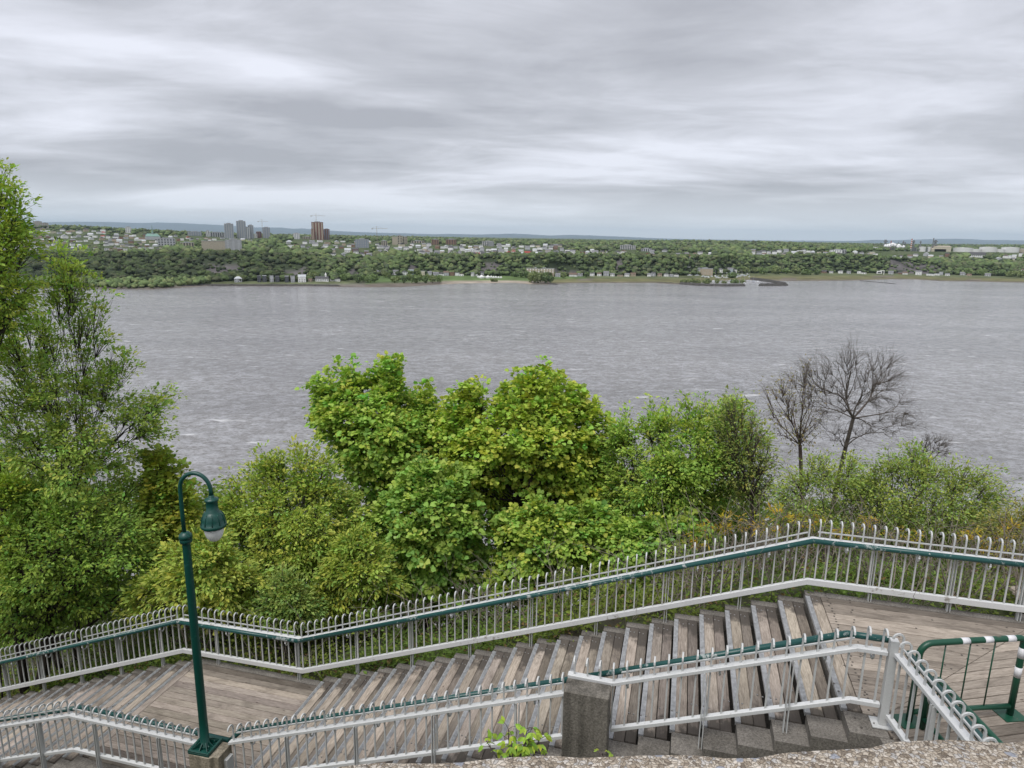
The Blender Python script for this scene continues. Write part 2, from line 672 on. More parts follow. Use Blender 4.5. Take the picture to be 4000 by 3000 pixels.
ss = np.concatenate((np.arange(-90, -16, 6.0), np.arange(-16, 20, 0.5), np.arange(20, 95, 6.0)))
tt = np.concatenate((np.arange(-9, -2.7, 0.5), [-2.7, -1.3, 0.0], np.arange(0.2, 12, 0.6), np.arange(13, 150, 6.0)))
V = [tuple(S(a, b_, near_ground(a, b_))) for a in ss for b_ in tt]
ii, jj = np.meshgrid(np.arange(len(ss) - 1), np.arange(len(tt) - 1), indexing='ij')
q = (ii * len(tt) + jj).ravel()
FQ = np.stack((q, q + len(tt), q + len(tt) + 1, q + 1), 1)
M_soil, t, b = new_mat('slope_soil')
n1 = noise(t, 0.9, 6.0, 0.65)
n2 = noise(t, 7.0, 5.0, 0.7)
c1 = rampn(t, n1.outputs['Fac'], [(0.35, (0.05, 0.042, 0.028)), (0.5, (0.055, 0.07, 0.025)), (0.68, (0.085, 0.12, 0.035))])
c2 = rampn(t, n2.outputs['Fac'], [(0.3, (0.5, 0.48, 0.45)), (0.7, (1.25, 1.2, 1.1))])
t.links.new(mixc(t, 1.0, c1, c2, 'MULTIPLY'), b.inputs['Base Color'])
b.inputs['Roughness'].default_value = 1.0
bump(t, b, n2.outputs['Fac'], 0.8, 0.08)
o = link('near_slope', mesh_np('near_slope', np.array(V), FQ, np.full(len(FQ), 4), None, True), mat=M_soil)
tag(o, 'steep earth slope below the promenade', kind='structure')

# ------------------------------------------------------------------ materials of the promenade
def wood_mat(name, stain):
    m, t, b = new_mat(name)
    tcn = node(t, 'ShaderNodeTexCoord')
    oi = node(t, 'ShaderNodeObjectInfo')
    add = node(t, 'ShaderNodeVectorMath', operation='ADD')
    cx = node(t, 'ShaderNodeCombineXYZ')
    rr = mth(t, 'MULTIPLY', oi.outputs['Random'], 61.0)
    t.links.new(rr, cx.inputs[0])
    t.links.new(mth(t, 'MULTIPLY', oi.outputs['Random'], 37.0), cx.inputs[1])
    t.links.new(rr, cx.inputs[2])
    t.links.new(tcn.outputs['Object'], add.inputs[0])
    t.links.new(cx.outputs[0], add.inputs[1])
    vec = add.outputs[0]
    grain = noise(t, 7.0, 6.0, 0.62, vec, (9.0, 0.55, 3.0), 0.6)
    fine = noise(t, 30.0, 5.0, 0.7, vec, (5.0, 0.35, 2.0), 0.2)
    blot = noise(t, 2.2, 5.0, 0.6, vec, (1.6, 0.8, 1.0), 0.5)
    gr = rampn(t, grain.outputs['Fac'], [(0.28, (0.20, 0.165, 0.13)), (0.45, (0.33, 0.275, 0.22)), (0.7, (0.45, 0.385, 0.315))])
    fi = rampn(t, fine.outputs['Fac'], [(0.33, (0.62, 0.60, 0.58)), (0.6, (1.08, 1.07, 1.06))])
    c = mixc(t, 0.85, gr, fi, 'MULTIPLY')
    bl = rampn(t, blot.outputs['Fac'], [(0.30, (0.55, 0.54, 0.53)), (0.52, (1.02, 1.02, 1.02))])
    c = mixc(t, 0.75, c, bl, 'MULTIPLY')
    # knots
    vo = node(t, 'ShaderNodeTexVoronoi')
    vo.inputs['Scale'].default_value = 3.0
    mp = node(t, 'ShaderNodeMapping')
    mp.inputs['Scale'].default_value = (1.6, 0.8, 1)
    t.links.new(vec, mp.inputs[0])
    t.links.new(mp.outputs[0], vo.inputs['Vector'])
    kn = rampn(t, vo.outputs['Distance'], [(0.035, (0.28, 0.22, 0.18)), (0.075, (1, 1, 1))])
    c = mixc(t, 0.8, c, kn, 'MULTIPLY')
    hv = node(t, 'ShaderNodeHueSaturation')
    t.links.new(mth(t, 'ADD', mth(t, 'MULTIPLY', oi.outputs['Random'], 0.42), 0.82), hv.inputs['Value'])
    hv.inputs['Saturation'].default_value = 0.74
    t.links.new(c, hv.inputs['Color'])
    c = hv.outputs[0]
    c = mixc(t, 1.0, c, oi.outputs['Color'], 'MULTIPLY')
    if stain:       # black mould creeping in from both board ends
        sp = node(t, 'ShaderNodeSeparateXYZ')
        t.links.new(tcn.outputs['Object'], sp.inputs[0])
        y = sp.outputs['Y']
        mo = noise(t, 4.5, 5.0, 0.65, vec, (1.3, 1.0, 1.0))
        far_ = mth(t, 'SUBTRACT', 0.52, mth(t, 'MULTIPLY', y, -1.0))
        nea_ = mth(t, 'SUBTRACT', 0.42, mth(t, 'ADD', y, WW))
        ed = mth(t, 'MULTIPLY', mth(t, 'MAXIMUM', far_, nea_), 2.3)
        ms = mth(t, 'ADD', ed, mth(t, 'MULTIPLY', mth(t, 'SUBTRACT', mo.outputs['Fac'], 0.5), 2.6))
        ms = mth(t, 'ADD', ms, mth(t, 'MULTIPLY', mth(t, 'SUBTRACT', oi.outputs['Alpha'], 1.0), 0.9))
        f_ = rampn(t, ms, [(0.28, (0, 0, 0)), (0.75, (0.88, 0.88, 0.88))])
        c = mixc(t, f_, c, (0.075, 0.066, 0.058))
    t.links.new(c, b.inputs['Base Color'])
    b.inputs['Roughness'].default_value = 0.85
    b.inputs['Specular IOR Level'].default_value = 0.2
    bump(t, b, grain.outputs['Fac'], 0.5, 0.006)
    return m


M_tread = wood_mat('weathered_tread_wood', True)
M_deck = wood_mat('weathered_deck_wood', False)


def paint_mat(name, col, wear, worn, scale, rough=0.42):
    m, t, b = new_mat(name)
    n = noise(t, scale, 7.0, 0.7, coord='Generated' if False else 'Object')
    n2 = noise(t, 1.3, 3.0, 0.5)
    n3 = noise(t, 60.0, 3.0, 0.6)
    tot = mth(t, 'ADD', n.outputs['Fac'], mth(t, 'MULTIPLY', mth(t, 'SUBTRACT', n2.outputs['Fac'], 0.5), 0.6))
    f_ = rampn(t, tot, [(worn, (0, 0, 0)), (worn + 0.05, (1, 1, 1))])
    base = mixc(t, n3.outputs['Fac'], tuple(c * 0.85 for c in col), tuple(min(1, c * 1.12) for c in col))
    t.links.new(mixc(t, f_, base, wear), b.inputs['Base Color'])
    b.inputs['Roughness'].default_value = rough
    return m


M_alu = paint_mat('pale_grey_painted_metal', (0.54, 0.55, 0.545), (0.27, 0.25, 0.22), 0.68, 9.0, 0.45)
M_raillit = paint_mat('sky_lit_pale_grey_paint', (0.63, 0.64, 0.64), (0.36, 0.345, 0.32), 0.66, 7.0, 0.4)  # picket paint, lightened to put the rails' stronger sky light into the colour
M_hand = paint_mat('worn_green_handrail_paint', (0.012, 0.072, 0.066), (0.33, 0.37, 0.36), 0.60, 11.0, 0.35)
M_green = paint_mat('dark_green_lamp_paint', (0.004, 0.058, 0.045), (0.018, 0.105, 0.083), 0.64, 14.0, 0.38)
M_bgreen = paint_mat('green_barrier_paint', (0.010, 0.070, 0.040), (0.13, 0.10, 0.075), 0.66, 9.0, 0.36)
M_white = simple_mat('white_reflective_band', (0.72, 0.72, 0.74), 0.4, 0.08, 30.0)
M_bolt = simple_mat('galvanised_bolt', (0.33, 0.32, 0.31), 0.45, 0.25, 80.0, metal=0.5)
M_ring = simple_mat('dark_bolt_recess', (0.085, 0.075, 0.065), 0.8, 0.1, 60.0)
M_nose = simple_mat('ribbed_aluminium', (0.47, 0.48, 0.49), 0.45, 0.25, 14.0, metal=0.3)


def concrete_mat(name, a, bcol, stone, scale=22.0, streak=False):
    m, t, b = new_mat(name)
    n1 = noise(t, 2.2, 6.0, 0.62)
    vo = node(t, 'ShaderNodeTexVoronoi')
    vo.inputs['Scale'].default_value = scale * 2.4
    c_ = node(t, 'ShaderNodeTexCoord')
    t.links.new(c_.outputs['Object'], vo.inputs['Vector'])
    nf = noise(t, scale * 2, 4.0, 0.7)
    c0 = rampn(t, n1.outputs['Fac'], [(0.3, a), (0.7, bcol)])
    sp = rampn(t, nf.outputs['Fac'], [(0.35, (0.55, 0.54, 0.53)), (0.65, (1.3, 1.28, 1.25))])
    c0 = mixc(t, 0.9, c0, sp, 'MULTIPLY')
    st = rampn(t, vo.outputs['Distance'], [(0.12, (1, 1, 1)), (0.3, (0, 0, 0))])
    c0 = mixc(t, mth(t, 'MULTIPLY', st, 0.35), c0, stone)
    if streak:
        n4 = noise(t, 3.0, 4.0, 0.6, mapping=(2.2, 2.2, 0.22))
        sk = rampn(t, n4.outputs['Fac'], [(0.38, (0.5, 0.5, 0.48)), (0.6, (1.08, 1.07, 1.05))])
        c0 = mixc(t, 0.8, c0, sk, 'MULTIPLY')
    t.links.new(c0, b.inputs['Base Color'])
    b.inputs['Roughness'].default_value = 0.92
    b.inputs['Specular IOR Level'].default_value = 0.2
    bump(t, b, nf.outputs['Fac'], 0.7, 0.012)
    return m


M_conc = concrete_mat('weathered_concrete', (0.115, 0.107, 0.095), (0.235, 0.22, 0.20), (0.36, 0.34, 0.31))
M_pill = concrete_mat('streaked_concrete', (0.14, 0.131, 0.117), (0.23, 0.216, 0.193), (0.30, 0.28, 0.26), streak=True)
M_lpill = concrete_mat('pale_streaked_concrete', (0.27, 0.24, 0.19), (0.40, 0.36, 0.29), (0.45, 0.41, 0.35), streak=True)

M_shaded = concrete_mat('shade_darkened_concrete', (0.035, 0.033, 0.03), (0.07, 0.066, 0.06), (0.1, 0.095, 0.09))  # slab below the treads; shade of the open risers put into its colour
ROT = -TH


def cyl_bolt():
    m = MB()
    m.lathe([(0.0115, 0.0), (0.011, 0.006), (0.007, 0.0105), (0.001, 0.012)], 8)
    return m.mesh('bolt_head', M_bolt, True)


def ring_bolt():
    m = MB()
    m.lathe([(0.0125, 0.0), (0.0115, 0.0025), (0.0005, 0.003)], 10)
    me = m.mesh('sunk_bolt', M_ring, False)
    return me


ME_BOLT, ME_SUNK = cyl_bolt(), ring_bolt()


def board_mesh(w, ln, th, name='board', mat=None):
    return MB().box(0, w, -ln, 0, -th, 0).mesh(name, mat, bevel=0.006, seg=2)


ME_B1 = board_mesh(0.134, WW, 0.05, 'board', M_tread)
ME_B2 = board_mesh(0.130, WW, 0.05, 'board', M_tread)


def nosing_mesh():
    m = MB()
    m.box(-0.006, 0.050, -WW + 0.02, -0.02, -0.045, -0.010)
    for k in range(4):
        m.box(-0.004 + k * 0.0145, 0.003 + k * 0.0145, -WW + 0.02, -0.02, -0.0099, 0.0)
    m.box(-0.012, -0.0062, -WW + 0.02, -0.02, -0.050, -0.002)
    return m.mesh('nosing', M_nose)


ME_NOSE = nosing_mesh()


def add_tread(par, s, z, single=False, bolts=True):
    """nosing and boards of one step whose nose edge is at s"""
    link('nosing', ME_NOSE, S(s, random.uniform(-0.006, 0.006), z), ROT, par)
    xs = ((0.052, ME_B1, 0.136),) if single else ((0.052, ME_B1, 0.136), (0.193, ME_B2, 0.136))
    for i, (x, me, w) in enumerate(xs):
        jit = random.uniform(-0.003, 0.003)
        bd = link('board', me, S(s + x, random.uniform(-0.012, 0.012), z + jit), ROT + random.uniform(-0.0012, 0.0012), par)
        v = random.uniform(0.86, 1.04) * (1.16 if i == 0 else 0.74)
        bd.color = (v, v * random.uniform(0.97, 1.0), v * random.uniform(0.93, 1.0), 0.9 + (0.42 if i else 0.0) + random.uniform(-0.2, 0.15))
        if bolts:
            for tt_ in (-0.115, -WW + 0.11):
                for dx in (0.042, 0.1):
                    link('bolt', ME_BOLT, S(s + x + dx, tt_ + random.uniform(-0.008, 0.008), z + jit), 0, bd)
            for dx, tt_ in ((0.04, -1.42), (0.095, -1.36)):
                if i == 0:
                    link('bolt', ME_SUNK, S(s + x + dx, tt_ + random.uniform(-0.04, 0.04), z + jit), 0, bd)


def stringer(par, s0, n, z0, t0, t1, drop, name, mat, ext0=0.0):
    """stepped concrete edge: n steps rising from nose s0, z0"""
    m = MB()
    for i in range(n):
        a, bb, zt = s0 + i * G - (ext0 if i == 0 else 0), s0 + (i + 1) * G, z0 + i * RI - 0.004
        jt = random.uniform(-0.012, 0.012)
        lo0, lo1 = zt - drop, zt - drop + RI
        p = [S(a, t0, lo0), S(bb, t0, lo1), S(bb, t1, lo1), S(a, t1, lo0), S(a + jt, t0, zt), S(bb, t0, zt), S(bb, t1, zt), S(a + jt, t1, zt)]
        m.hexa(p)
    me = m.mesh(name, mat)
    org = par.location
    for v in me.vertices:
        v.co -= org
    return link(name, me, org, 0, par)


# upper flight
st_u = thing('staircase', 'wooden staircase flight with metal nosings rising to the upper landing on the right', 'staircase', S(0, -1.25, ZL))
for i in range(22):
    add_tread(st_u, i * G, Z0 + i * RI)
stringer(st_u, 0, 22, Z0, -2.86, -2.515, 0.62, 'stringer', M_conc)
stringer(st_u, 0, 22, Z0, 0.012, 0.15, 0.42, 'stringer', M_conc)
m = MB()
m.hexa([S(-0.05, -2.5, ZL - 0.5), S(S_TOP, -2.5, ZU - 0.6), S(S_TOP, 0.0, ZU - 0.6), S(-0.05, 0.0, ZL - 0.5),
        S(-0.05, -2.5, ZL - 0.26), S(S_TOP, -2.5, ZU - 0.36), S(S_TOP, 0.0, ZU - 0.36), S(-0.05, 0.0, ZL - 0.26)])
me = m.mesh('slab', M_shaded)
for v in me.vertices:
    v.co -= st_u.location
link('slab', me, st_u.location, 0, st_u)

# lower flight
NLOW = 19
st_l = thing('staircase', 'lower flight of weathered wooden steps descending left beyond the lower landing', 'staircase', S(S_LAND0 - 3, -1.25, ZL - 1.4))
for i in range(1, NLOW):
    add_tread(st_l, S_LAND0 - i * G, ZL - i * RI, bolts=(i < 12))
stringer(st_l, S_LAND0 - (NLOW - 1) * G, NLOW - 1, ZL - (NLOW - 1) * RI, 0.012, 0.15, 0.42, 'stringer', M_conc)
stringer(st_l, S_LAND0 - (NLOW - 1) * G, NLOW - 1, ZL - (NLOW - 1) * RI, -2.8, -2.515, 0.6, 'stringer', M_conc)
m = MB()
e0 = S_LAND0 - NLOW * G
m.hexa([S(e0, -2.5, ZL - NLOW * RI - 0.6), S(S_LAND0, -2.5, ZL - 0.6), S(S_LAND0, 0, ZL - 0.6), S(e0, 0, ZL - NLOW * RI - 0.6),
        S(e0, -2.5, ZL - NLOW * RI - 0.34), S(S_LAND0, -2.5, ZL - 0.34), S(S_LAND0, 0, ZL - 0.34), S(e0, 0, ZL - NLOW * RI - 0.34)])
me = m.mesh('slab', M_shaded)
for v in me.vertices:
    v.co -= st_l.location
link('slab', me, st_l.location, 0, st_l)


# landings: planks run along the stairs direction
def plank(par, p0, p1, wdt, z, cut0=0.0, cut1=0.0, v=1.0, mat=None, th=0.045):
    """plank from p0 to p1 (s,t of its left edge line) of width wdt to the right of travel; cut = extra length on the other edge"""
    a, b_ = np.array(p0, float), np.array(p1, float)
    d = b_ - a
    ln = float(np.hypot(*d))
    ang = math.atan2(d[1], d[0])
    mm = MB()
    jz = random.uniform(-0.0025, 0.0025)
    # local frame: y along the plank (negative from start), x across
    mm.hexa([(0, -ln - 0, -th), (wdt, -ln - cut1, -th), (wdt, cut0, -th), (0, 0, -th),
             (0, -ln - 0, 0), (wdt, -ln - cut1, 0), (wdt, cut0, 0), (0, 0, 0)])
    me_ = mm.mesh('plank', mat or M_deck, bevel=0.004)
    ob = link('plank', me_, S(a[0], a[1], z + jz), ROT + ang + math.pi / 2, par)
    v *= random.uniform(0.86, 1.06)
    ob.color = (v, v * random.uniform(0.965, 1.0), v * random.uniform(0.93, 1.0), 1)
    return ob


ld_l = thing('landing_deck', 'small wooden landing below the lamp post between two flights', 'landing', S(-1.5, -1.25, ZL))
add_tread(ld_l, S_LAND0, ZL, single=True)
PW = 0.1405
n_pl = int(WW / PW)
for j in range(n_pl + 1):
    t0 = -j * PW
    w = PW - 0.009
    if t0 - w < -WW - 0.02:
        w = max(0.03, t0 + WW)
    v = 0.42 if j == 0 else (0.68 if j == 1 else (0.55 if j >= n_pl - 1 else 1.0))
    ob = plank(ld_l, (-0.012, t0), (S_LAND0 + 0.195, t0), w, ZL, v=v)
    for sx in (S_LAND0 + 0.3, S_LAND0 + 0.38, -1.75, -0.75):
        if random.random() < 0.8:
            link('bolt', ME_SUNK, S(sx + random.uniform(-0.02, 0.02), t0 - w * random.uniform(0.3, 0.7), ZL + 0.002), 0, ob)
m = MB()
m.box(S_LAND0 - 0.005, 0.0, -2.50, 0.0, -0.75, -0.06)
m.box(S_LAND0 - 0.005, 0.0, 0.012, 0.15, -0.6, -0.004)
m.box(S_LAND0 - 0.005, 0.0, -2.86, -2.515, -0.8, -0.012)
link('slab', m.mesh('slab', M_conc), S(0, 0, ZL), ROT, ld_l)

ld_u = thing('landing_deck', 'upper wooden landing with diagonal joint behind the green barrier', 'landing', S(9.5, -1.4, ZU))
add_tread(ld_u, S_TOP, ZU, single=True)
MIT0 = np.array([8.215, -2.62])     # the diagonal joint between the two plank directions
MITD = np.array([math.cos(math.radians(45.8)), math.sin(math.radians(45.8))])
for j in range(n_pl + 1):
    t0 = -j * PW
    w = PW - 0.009
    if t0 - w < -WW - 0.02:
        w = max(0.03, t0 + WW)
    s_end = MIT0[0] + (t0 - MIT0[1]) / MITD[1] * MITD[0] - 0.005
    s_end2 = s_end - w / math.tan(math.radians(45.8))
    s_st = S_TOP + 0.195
    if s_end < s_st + 0.1:
        continue
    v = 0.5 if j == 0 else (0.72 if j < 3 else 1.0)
    # travelling from the joint to the left keeps the far edge on the 'x=0' side
    mm = MB()
    mm.hexa([(s_st, t0 - w, -0.045), (max(s_end2, s_st + 0.01), t0 - w, -0.045), (s_end, t0, -0.045), (s_st, t0, -0.045),
             (s_st, t0 - w, 0), (max(s_end2, s_st + 0.01), t0 - w, 0), (s_end, t0, 0), (s_st, t0, 0)])
    # re-express with the grain axis along local y
    mm.v = [(p[1] - t0, -(p[0] - s_st), p[2]) for p in mm.v]
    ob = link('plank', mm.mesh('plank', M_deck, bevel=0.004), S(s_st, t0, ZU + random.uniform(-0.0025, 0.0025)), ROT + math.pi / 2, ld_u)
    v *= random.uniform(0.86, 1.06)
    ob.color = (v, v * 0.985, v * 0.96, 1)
    for sx in (s_st + 0.07, s_st + 0.14, s_end - 0.15, s_end - 0.08):
        if sx < s_end - 0.05:
            link('bolt', ME_SUNK, S(sx + random.uniform(-0.006, 0.006), t0 - w * random.uniform(0.42, 0.58), ZU + 0.002), 0, ob)
# second plank direction, turned 25 degrees
A2 = math.radians(25)
E2 = np.array([math.cos(A2), math.sin(A2)])
N2 = np.array([-math.sin(A2), math.cos(A2)])
for j in range(-16, 17):
    off = j * PW
    ends = []
    for e_off in (off, off - (PW - 0.009)):
        base = MIT0 + N2 * e_off
        # intersect line base + k*E2 with the joint (above) or the turned railing line (below)
        M_ = np.array([E2, -MITD]).T
        k, u = np.linalg.solve(M_, MIT0 - base)
        if u < 0:
            M_ = np.array([E2, -np.array([0.2, -1.0])]).T
            k, u = np.linalg.solve(M_, MIT0 + np.array([0.06, 0]) - base)
        ends.append(base + E2 * (k + 0.006))
    far_end = 10.9 if ends[0][1] > -1.0 else 13.4
    L0, L1 = [(far_end - p[0]) / E2[0] for p in ends]
    mm = MB()
    cut = float((ends[1] - ends[0]) @ E2)
    mm.hexa([(0, -L0, -0.045), (PW - 0.009, -L0, -0.045), (PW - 0.009, -cut, -0.045), (0, 0, -0.045),
             (0, -L0, 0), (PW - 0.009, -L0, 0), (PW - 0.009, -cut, 0), (0, 0, 0)])
    mm.v = [(-p[0], p[1], p[2]) for p in mm.v]
    mm.f = [tuple(reversed(f_)) for f_ in mm.f]
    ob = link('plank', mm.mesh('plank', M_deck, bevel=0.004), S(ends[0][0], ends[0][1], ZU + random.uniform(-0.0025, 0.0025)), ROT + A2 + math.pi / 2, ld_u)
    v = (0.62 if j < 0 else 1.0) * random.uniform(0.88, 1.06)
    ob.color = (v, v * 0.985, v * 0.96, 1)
    for dd in (0.08, 0.16, 0.78):
        if j % 1 == 0:
            p = ends[0] + E2 * (dd + random.uniform(-0.006, 0.006)) - N2 * 0.07
            if p[0] < 11:
                link('bolt', ME_SUNK, S(p[0], p[1], ZU + 0.002), 0, ob)
m = MB()
m.box(S_TOP - 0.005, 8.28, -2.5, 0.0, -0.8, -0.06)
m.box(8.28, 10.72, -5.5, 0.0, -0.8, -0.062)
m.box(10.721, 13.5, -5.5, 0.4, -0.8, -0.062)
m.box(S_TOP - 0.005, 10.75, 0.012, 0.15, -0.7, -0.004)
m.box(S_TOP - 0.005, 8.3, -2.86, -2.515, -0.95, -0.008)
link('slab', m.mesh('slab', M_conc), S(0, 0, ZU), ROT, ld_u)
m = MB()        # the bevelled concrete edge running on under the turned railing
m.hexa([S(8.2, -2.86, ZU - 0.9), S(8.42, -2.86, ZU - 0.9), S(8.9, -5.2, ZU - 0.9), S(8.68, -5.2, ZU - 0.9),
        S(8.2, -2.86, ZU - 0.02), S(8.42, -2.86, ZU - 0.006), S(8.9, -5.2, ZU - 0.006), S(8.68, -5.2, ZU - 0.02)])
me = m.mesh('kerb', M_conc)
for v in me.vertices:
    v.co -= ld_u.location
link('kerb', me, ld_u.location, 0, ld_u)


# ------------------------------------------------------------------ railings
def picket_mesh(h0, h1, r, side):
    """square bar rising from h0, bent over at the top in local y direction 'side'"""
    pts = [(0, 0, h0), (0, 0, (h0 + h1) / 2), (0, 0, h1 - r)]
    for k in range(1, 8):
        a = math.pi * k / 7 * 0.98
        pts.append((0, side * r * (1 - math.cos(a)), h1 - r + r * math.sin(a)))
    w = 0.0092
    ring = []
    for i, p in enumerate(pts):
        if i < 3:
            ny, nz = 1.0, 0.0
        else:
            a = math.pi * (i - 2) / 7 * 0.98
            ny, nz = math.cos(a), -math.sin(a) * side * -1.0
            ny, nz = math.cos(a), -math.sin(a)
            ny *= 1.0
        oy, oz = (side * ny, -nz) if i >= 3 else (side, 0)
        # outward normal of the bend, in the y-z plane
        for sx, sn in ((-1, -1), (1, -1), (1, 1), (-1, 1)):
            ring.append((p[0] + sx * w, p[1] + sn * w * (oy if i >= 3 else side), p[2] + (sn * w * (-math.sin(math.pi * (i - 2) / 7 * 0.98)) if i >= 3 else 0)))
    n = len(pts)
    fs = [(3, 2, 1, 0), tuple(range(4 * (n - 1), 4 * n))]
    for i in range(n - 1):
        for k in range(4):
            a, b_ = i * 4 + k, i * 4 + (k + 1) % 4
            fs.append((a, b_, b_ + 4, a + 4))
    mm = MB()
    mm.add(ring, fs)
    me_ = mm.mesh('picket', M_alu)
    bm = bmesh.new()
    bm.from_mesh(me_)
    bmesh.ops.recalc_face_normals(bm, faces=bm.faces)
    bm.to_mesh(me_)
    bm.free()
    return me_


def bracket_mesh(side):
    pts = []
    for k in range(9):
        a = math.pi * (1 + k / 8)
        pts.append((0, -side * (0.058 + 0.058 * math.cos(a)) * 1.0, -0.02 + 0.075 * math.sin(a)))
    pts.append((0, pts[-1][1], 0.03))
    mm = MB().tube(pts, 0.011, 6)
    mm.lathe([(0.017, -0.035), (0.017, -0.02)], 6, 0, pts[-1][1])
    return mm.mesh('bracket', M_alu, True)


def railing(name, label, path, side, spacing, top_h=0.85, bot_h=0.19, hook_h=1.13, mid_h=0.965, hand_h=0.865, posts=(), post_drop=0.3, hand_off=0.105,
            bars=(), bot_size=(0.055, 0.088), pick_skip=(), hand_path=None, brackets=(), rail_gaps=()):
    """path: (s, t, z) walking-line points; side=+1: hooks bend to the left of travel"""
    root = thing(name, label, 'railing', S(*path[0]))
    P = [np.array(p, float) for p in path]
    tang = []
    for i in range(len(P)):
        d = P[min(i + 1, len(P) - 1)][:2] - P[max(i - 1, 0)][:2]
        tang.append(d / np.hypot(*d))
    nr = [np.array([-d[1], d[0]]) * side for d in tang]       # outward

    def w(p, n, off, h):
        return S(p[0] + n[0] * off, p[1] + n[1] * off, p[2] + h)

    def part_mesh(mb, nm, mat, smooth=False, bev=0.0):
        me_ = mb.mesh(nm, mat, smooth, bev)
        for v in me_.vertices:
            v.co -= root.location
        return link(nm, me_, root.location, 0, root)

    wn_ = [np.array([*(D2 * n[0] + W2 * n[1])]) for n in nr]
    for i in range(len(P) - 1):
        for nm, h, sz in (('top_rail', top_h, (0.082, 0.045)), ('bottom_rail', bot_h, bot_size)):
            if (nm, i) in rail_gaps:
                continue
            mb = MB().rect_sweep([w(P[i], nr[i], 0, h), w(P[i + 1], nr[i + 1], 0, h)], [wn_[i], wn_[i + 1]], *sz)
            part_mesh(mb, nm, M_raillit, bev=0.004)
    hp = hand_path or [(p[0] - n[0] * hand_off, p[1] - n[1] * hand_off, p[2] + hand_h) for p, n in zip(P, nr)]
    for i in range(len(hp) - 1):
        part_mesh(MB().tube([S(*hp[i]), S(*hp[i + 1])], 0.0355, 14), 'handrail', M_hand, True)
    for q in hp[1:-1]:
        mb = MB()
        mb.lathe([(0.002, -0.0356), (0.026, -0.025), (0.0356, 0), (0.026, 0.025), (0.002, 0.0356)], 12)
        link('handrail_elbow', mb.mesh('handrail_elbow', M_hand, True), S(*q), 0, root)
    L = [0.0]
    for i in range(len(P) - 1):
        L.append(L[-1] + float(np.hypot(*(P[i + 1][:2] - P[i][:2]))))

    def at(d):
        i = max(0, min(len(P) - 2, int(np.searchsorted(L, d, side='right') - 1)))
        u = (d - L[i]) / (L[i + 1] - L[i])
        dd = P[i + 1][:2] - P[i][:2]
        dd = dd / np.hypot(*dd)
        return P[i] + (P[i + 1] - P[i]) * u, dd

    mesh_p = picket_mesh(bot_h, hook_h, 0.054, side)
    n = int(L[-1] / spacing)
    for k in range(n + 1):
        d = (k + 0.5) * spacing
        if d > L[-1] or any(a < d < b_ for a, b_ in pick_skip):
            continue
        p, dd = at(d)
        ob = link('picket', mesh_p, S(*p), ROT + math.atan2(dd[1], dd[0]) + random.uniform(-0.05, 0.05), root)
    for a, b_ in bars:
        pa, da = at(a)
        pb, _ = at(b_)
        na = np.array([-da[1], da[0]]) * side
        wa = np.array([*(D2 * na[0] + W2 * na[1])])
        part_mesh(MB().rect_sweep([w(pa, na, 0, mid_h), w(pb, na, 0, mid_h)], [wa, wa], 0.0165, 0.0165), 'middle_bar', M_alu)
    for d in posts:
        p, dd = at(d)
        ang = ROT + math.atan2(dd[1], dd[0])
        mb = MB()
        y0 = 0.034 * side
        # tapering flat post outside the pickets, with a gusset and a foot plate
        for xx in (-0.021, 0.013):
            mb.hexa([(xx, y0 - 0.03, -post_drop), (xx + 0.009, y0 - 0.03, -post_drop), (xx + 0.009, y0 + 0.03, -post_drop), (xx, y0 + 0.03, -post_drop),
                     (xx, y0 - 0.02, top_h - 0.022), (xx + 0.009, y0 - 0.02, top_h - 0.022), (xx + 0.009, y0 + 0.02, top_h - 0.022), (xx, y0 + 0.02, top_h - 0.022)])
        link('post', mb.mesh('post', M_alu), S(*p), ang, root)
        mb = MB().box(-0.07, 0.07, y0 - 0.05, y0 + 0.05, -post_drop - 0.012, -post_drop)
        link('foot_plate', mb.mesh('foot_plate', M_alu), S(*p), ang, root)
    bmesh_ = bracket_mesh(side)
    for d in brackets:
        p, dd = at(d)
        link('bracket', bmesh_, S(p[0], p[1], p[2] + top_h - 0.03), ROT + math.atan2(dd[1], dd[0]), root)
    return root, at, L


TF, TN = 0.05, -2.65
far_path = [(-10.6, TF, surf(-10.6) + 0.0), (-3.02, TF, ZL - 0.02), (-0.43, TF, ZL + 0.03), (S_TOP, TF, ZU), (10.72, TF, ZU), (13.4, TF + 1.2, ZU)]
LF = [10.6 - 3.02, 10.6 - 0.43, 10.6 + S_TOP, 10.6 + 10.72]
railing('railing', 'long grey picket railing with green handrail on the river side of the stairs', far_path, 1, 0.1405,
        posts=[d + 0.5 for d in np.arange(0.3, LF[0] - 0.3, 1.04)] + [LF[0] + 0.75, LF[1] - 0.1] + list(np.arange(LF[1] + 1.1, LF[2] - 0.5, 1.06)) + [LF[2] + 0.85, LF[2] + 1.85, LF[2] + 2.7],
        bars=[(0.0, LF[0] - 2.6), (LF[0] - 2.4, LF[0] - 0.1), (LF[0] + 0.1, LF[1] - 0.1), (LF[1] + 0.1, LF[1] + 4.2), (LF[1] + 4.35, LF[2] - 0.06), (LF[2] + 0.07, LF[3])],
        brackets=list(np.arange(0.4, LF[0], 0.97)) + [LF[0] + 1.1, LF[1] - 0.25] + list(np.arange(LF[1] + 1.0, LF[2] - 0.3, 0.97)) + [LF[2] + 0.45, LF[2] + 1.35, LF[2] + 2.2])

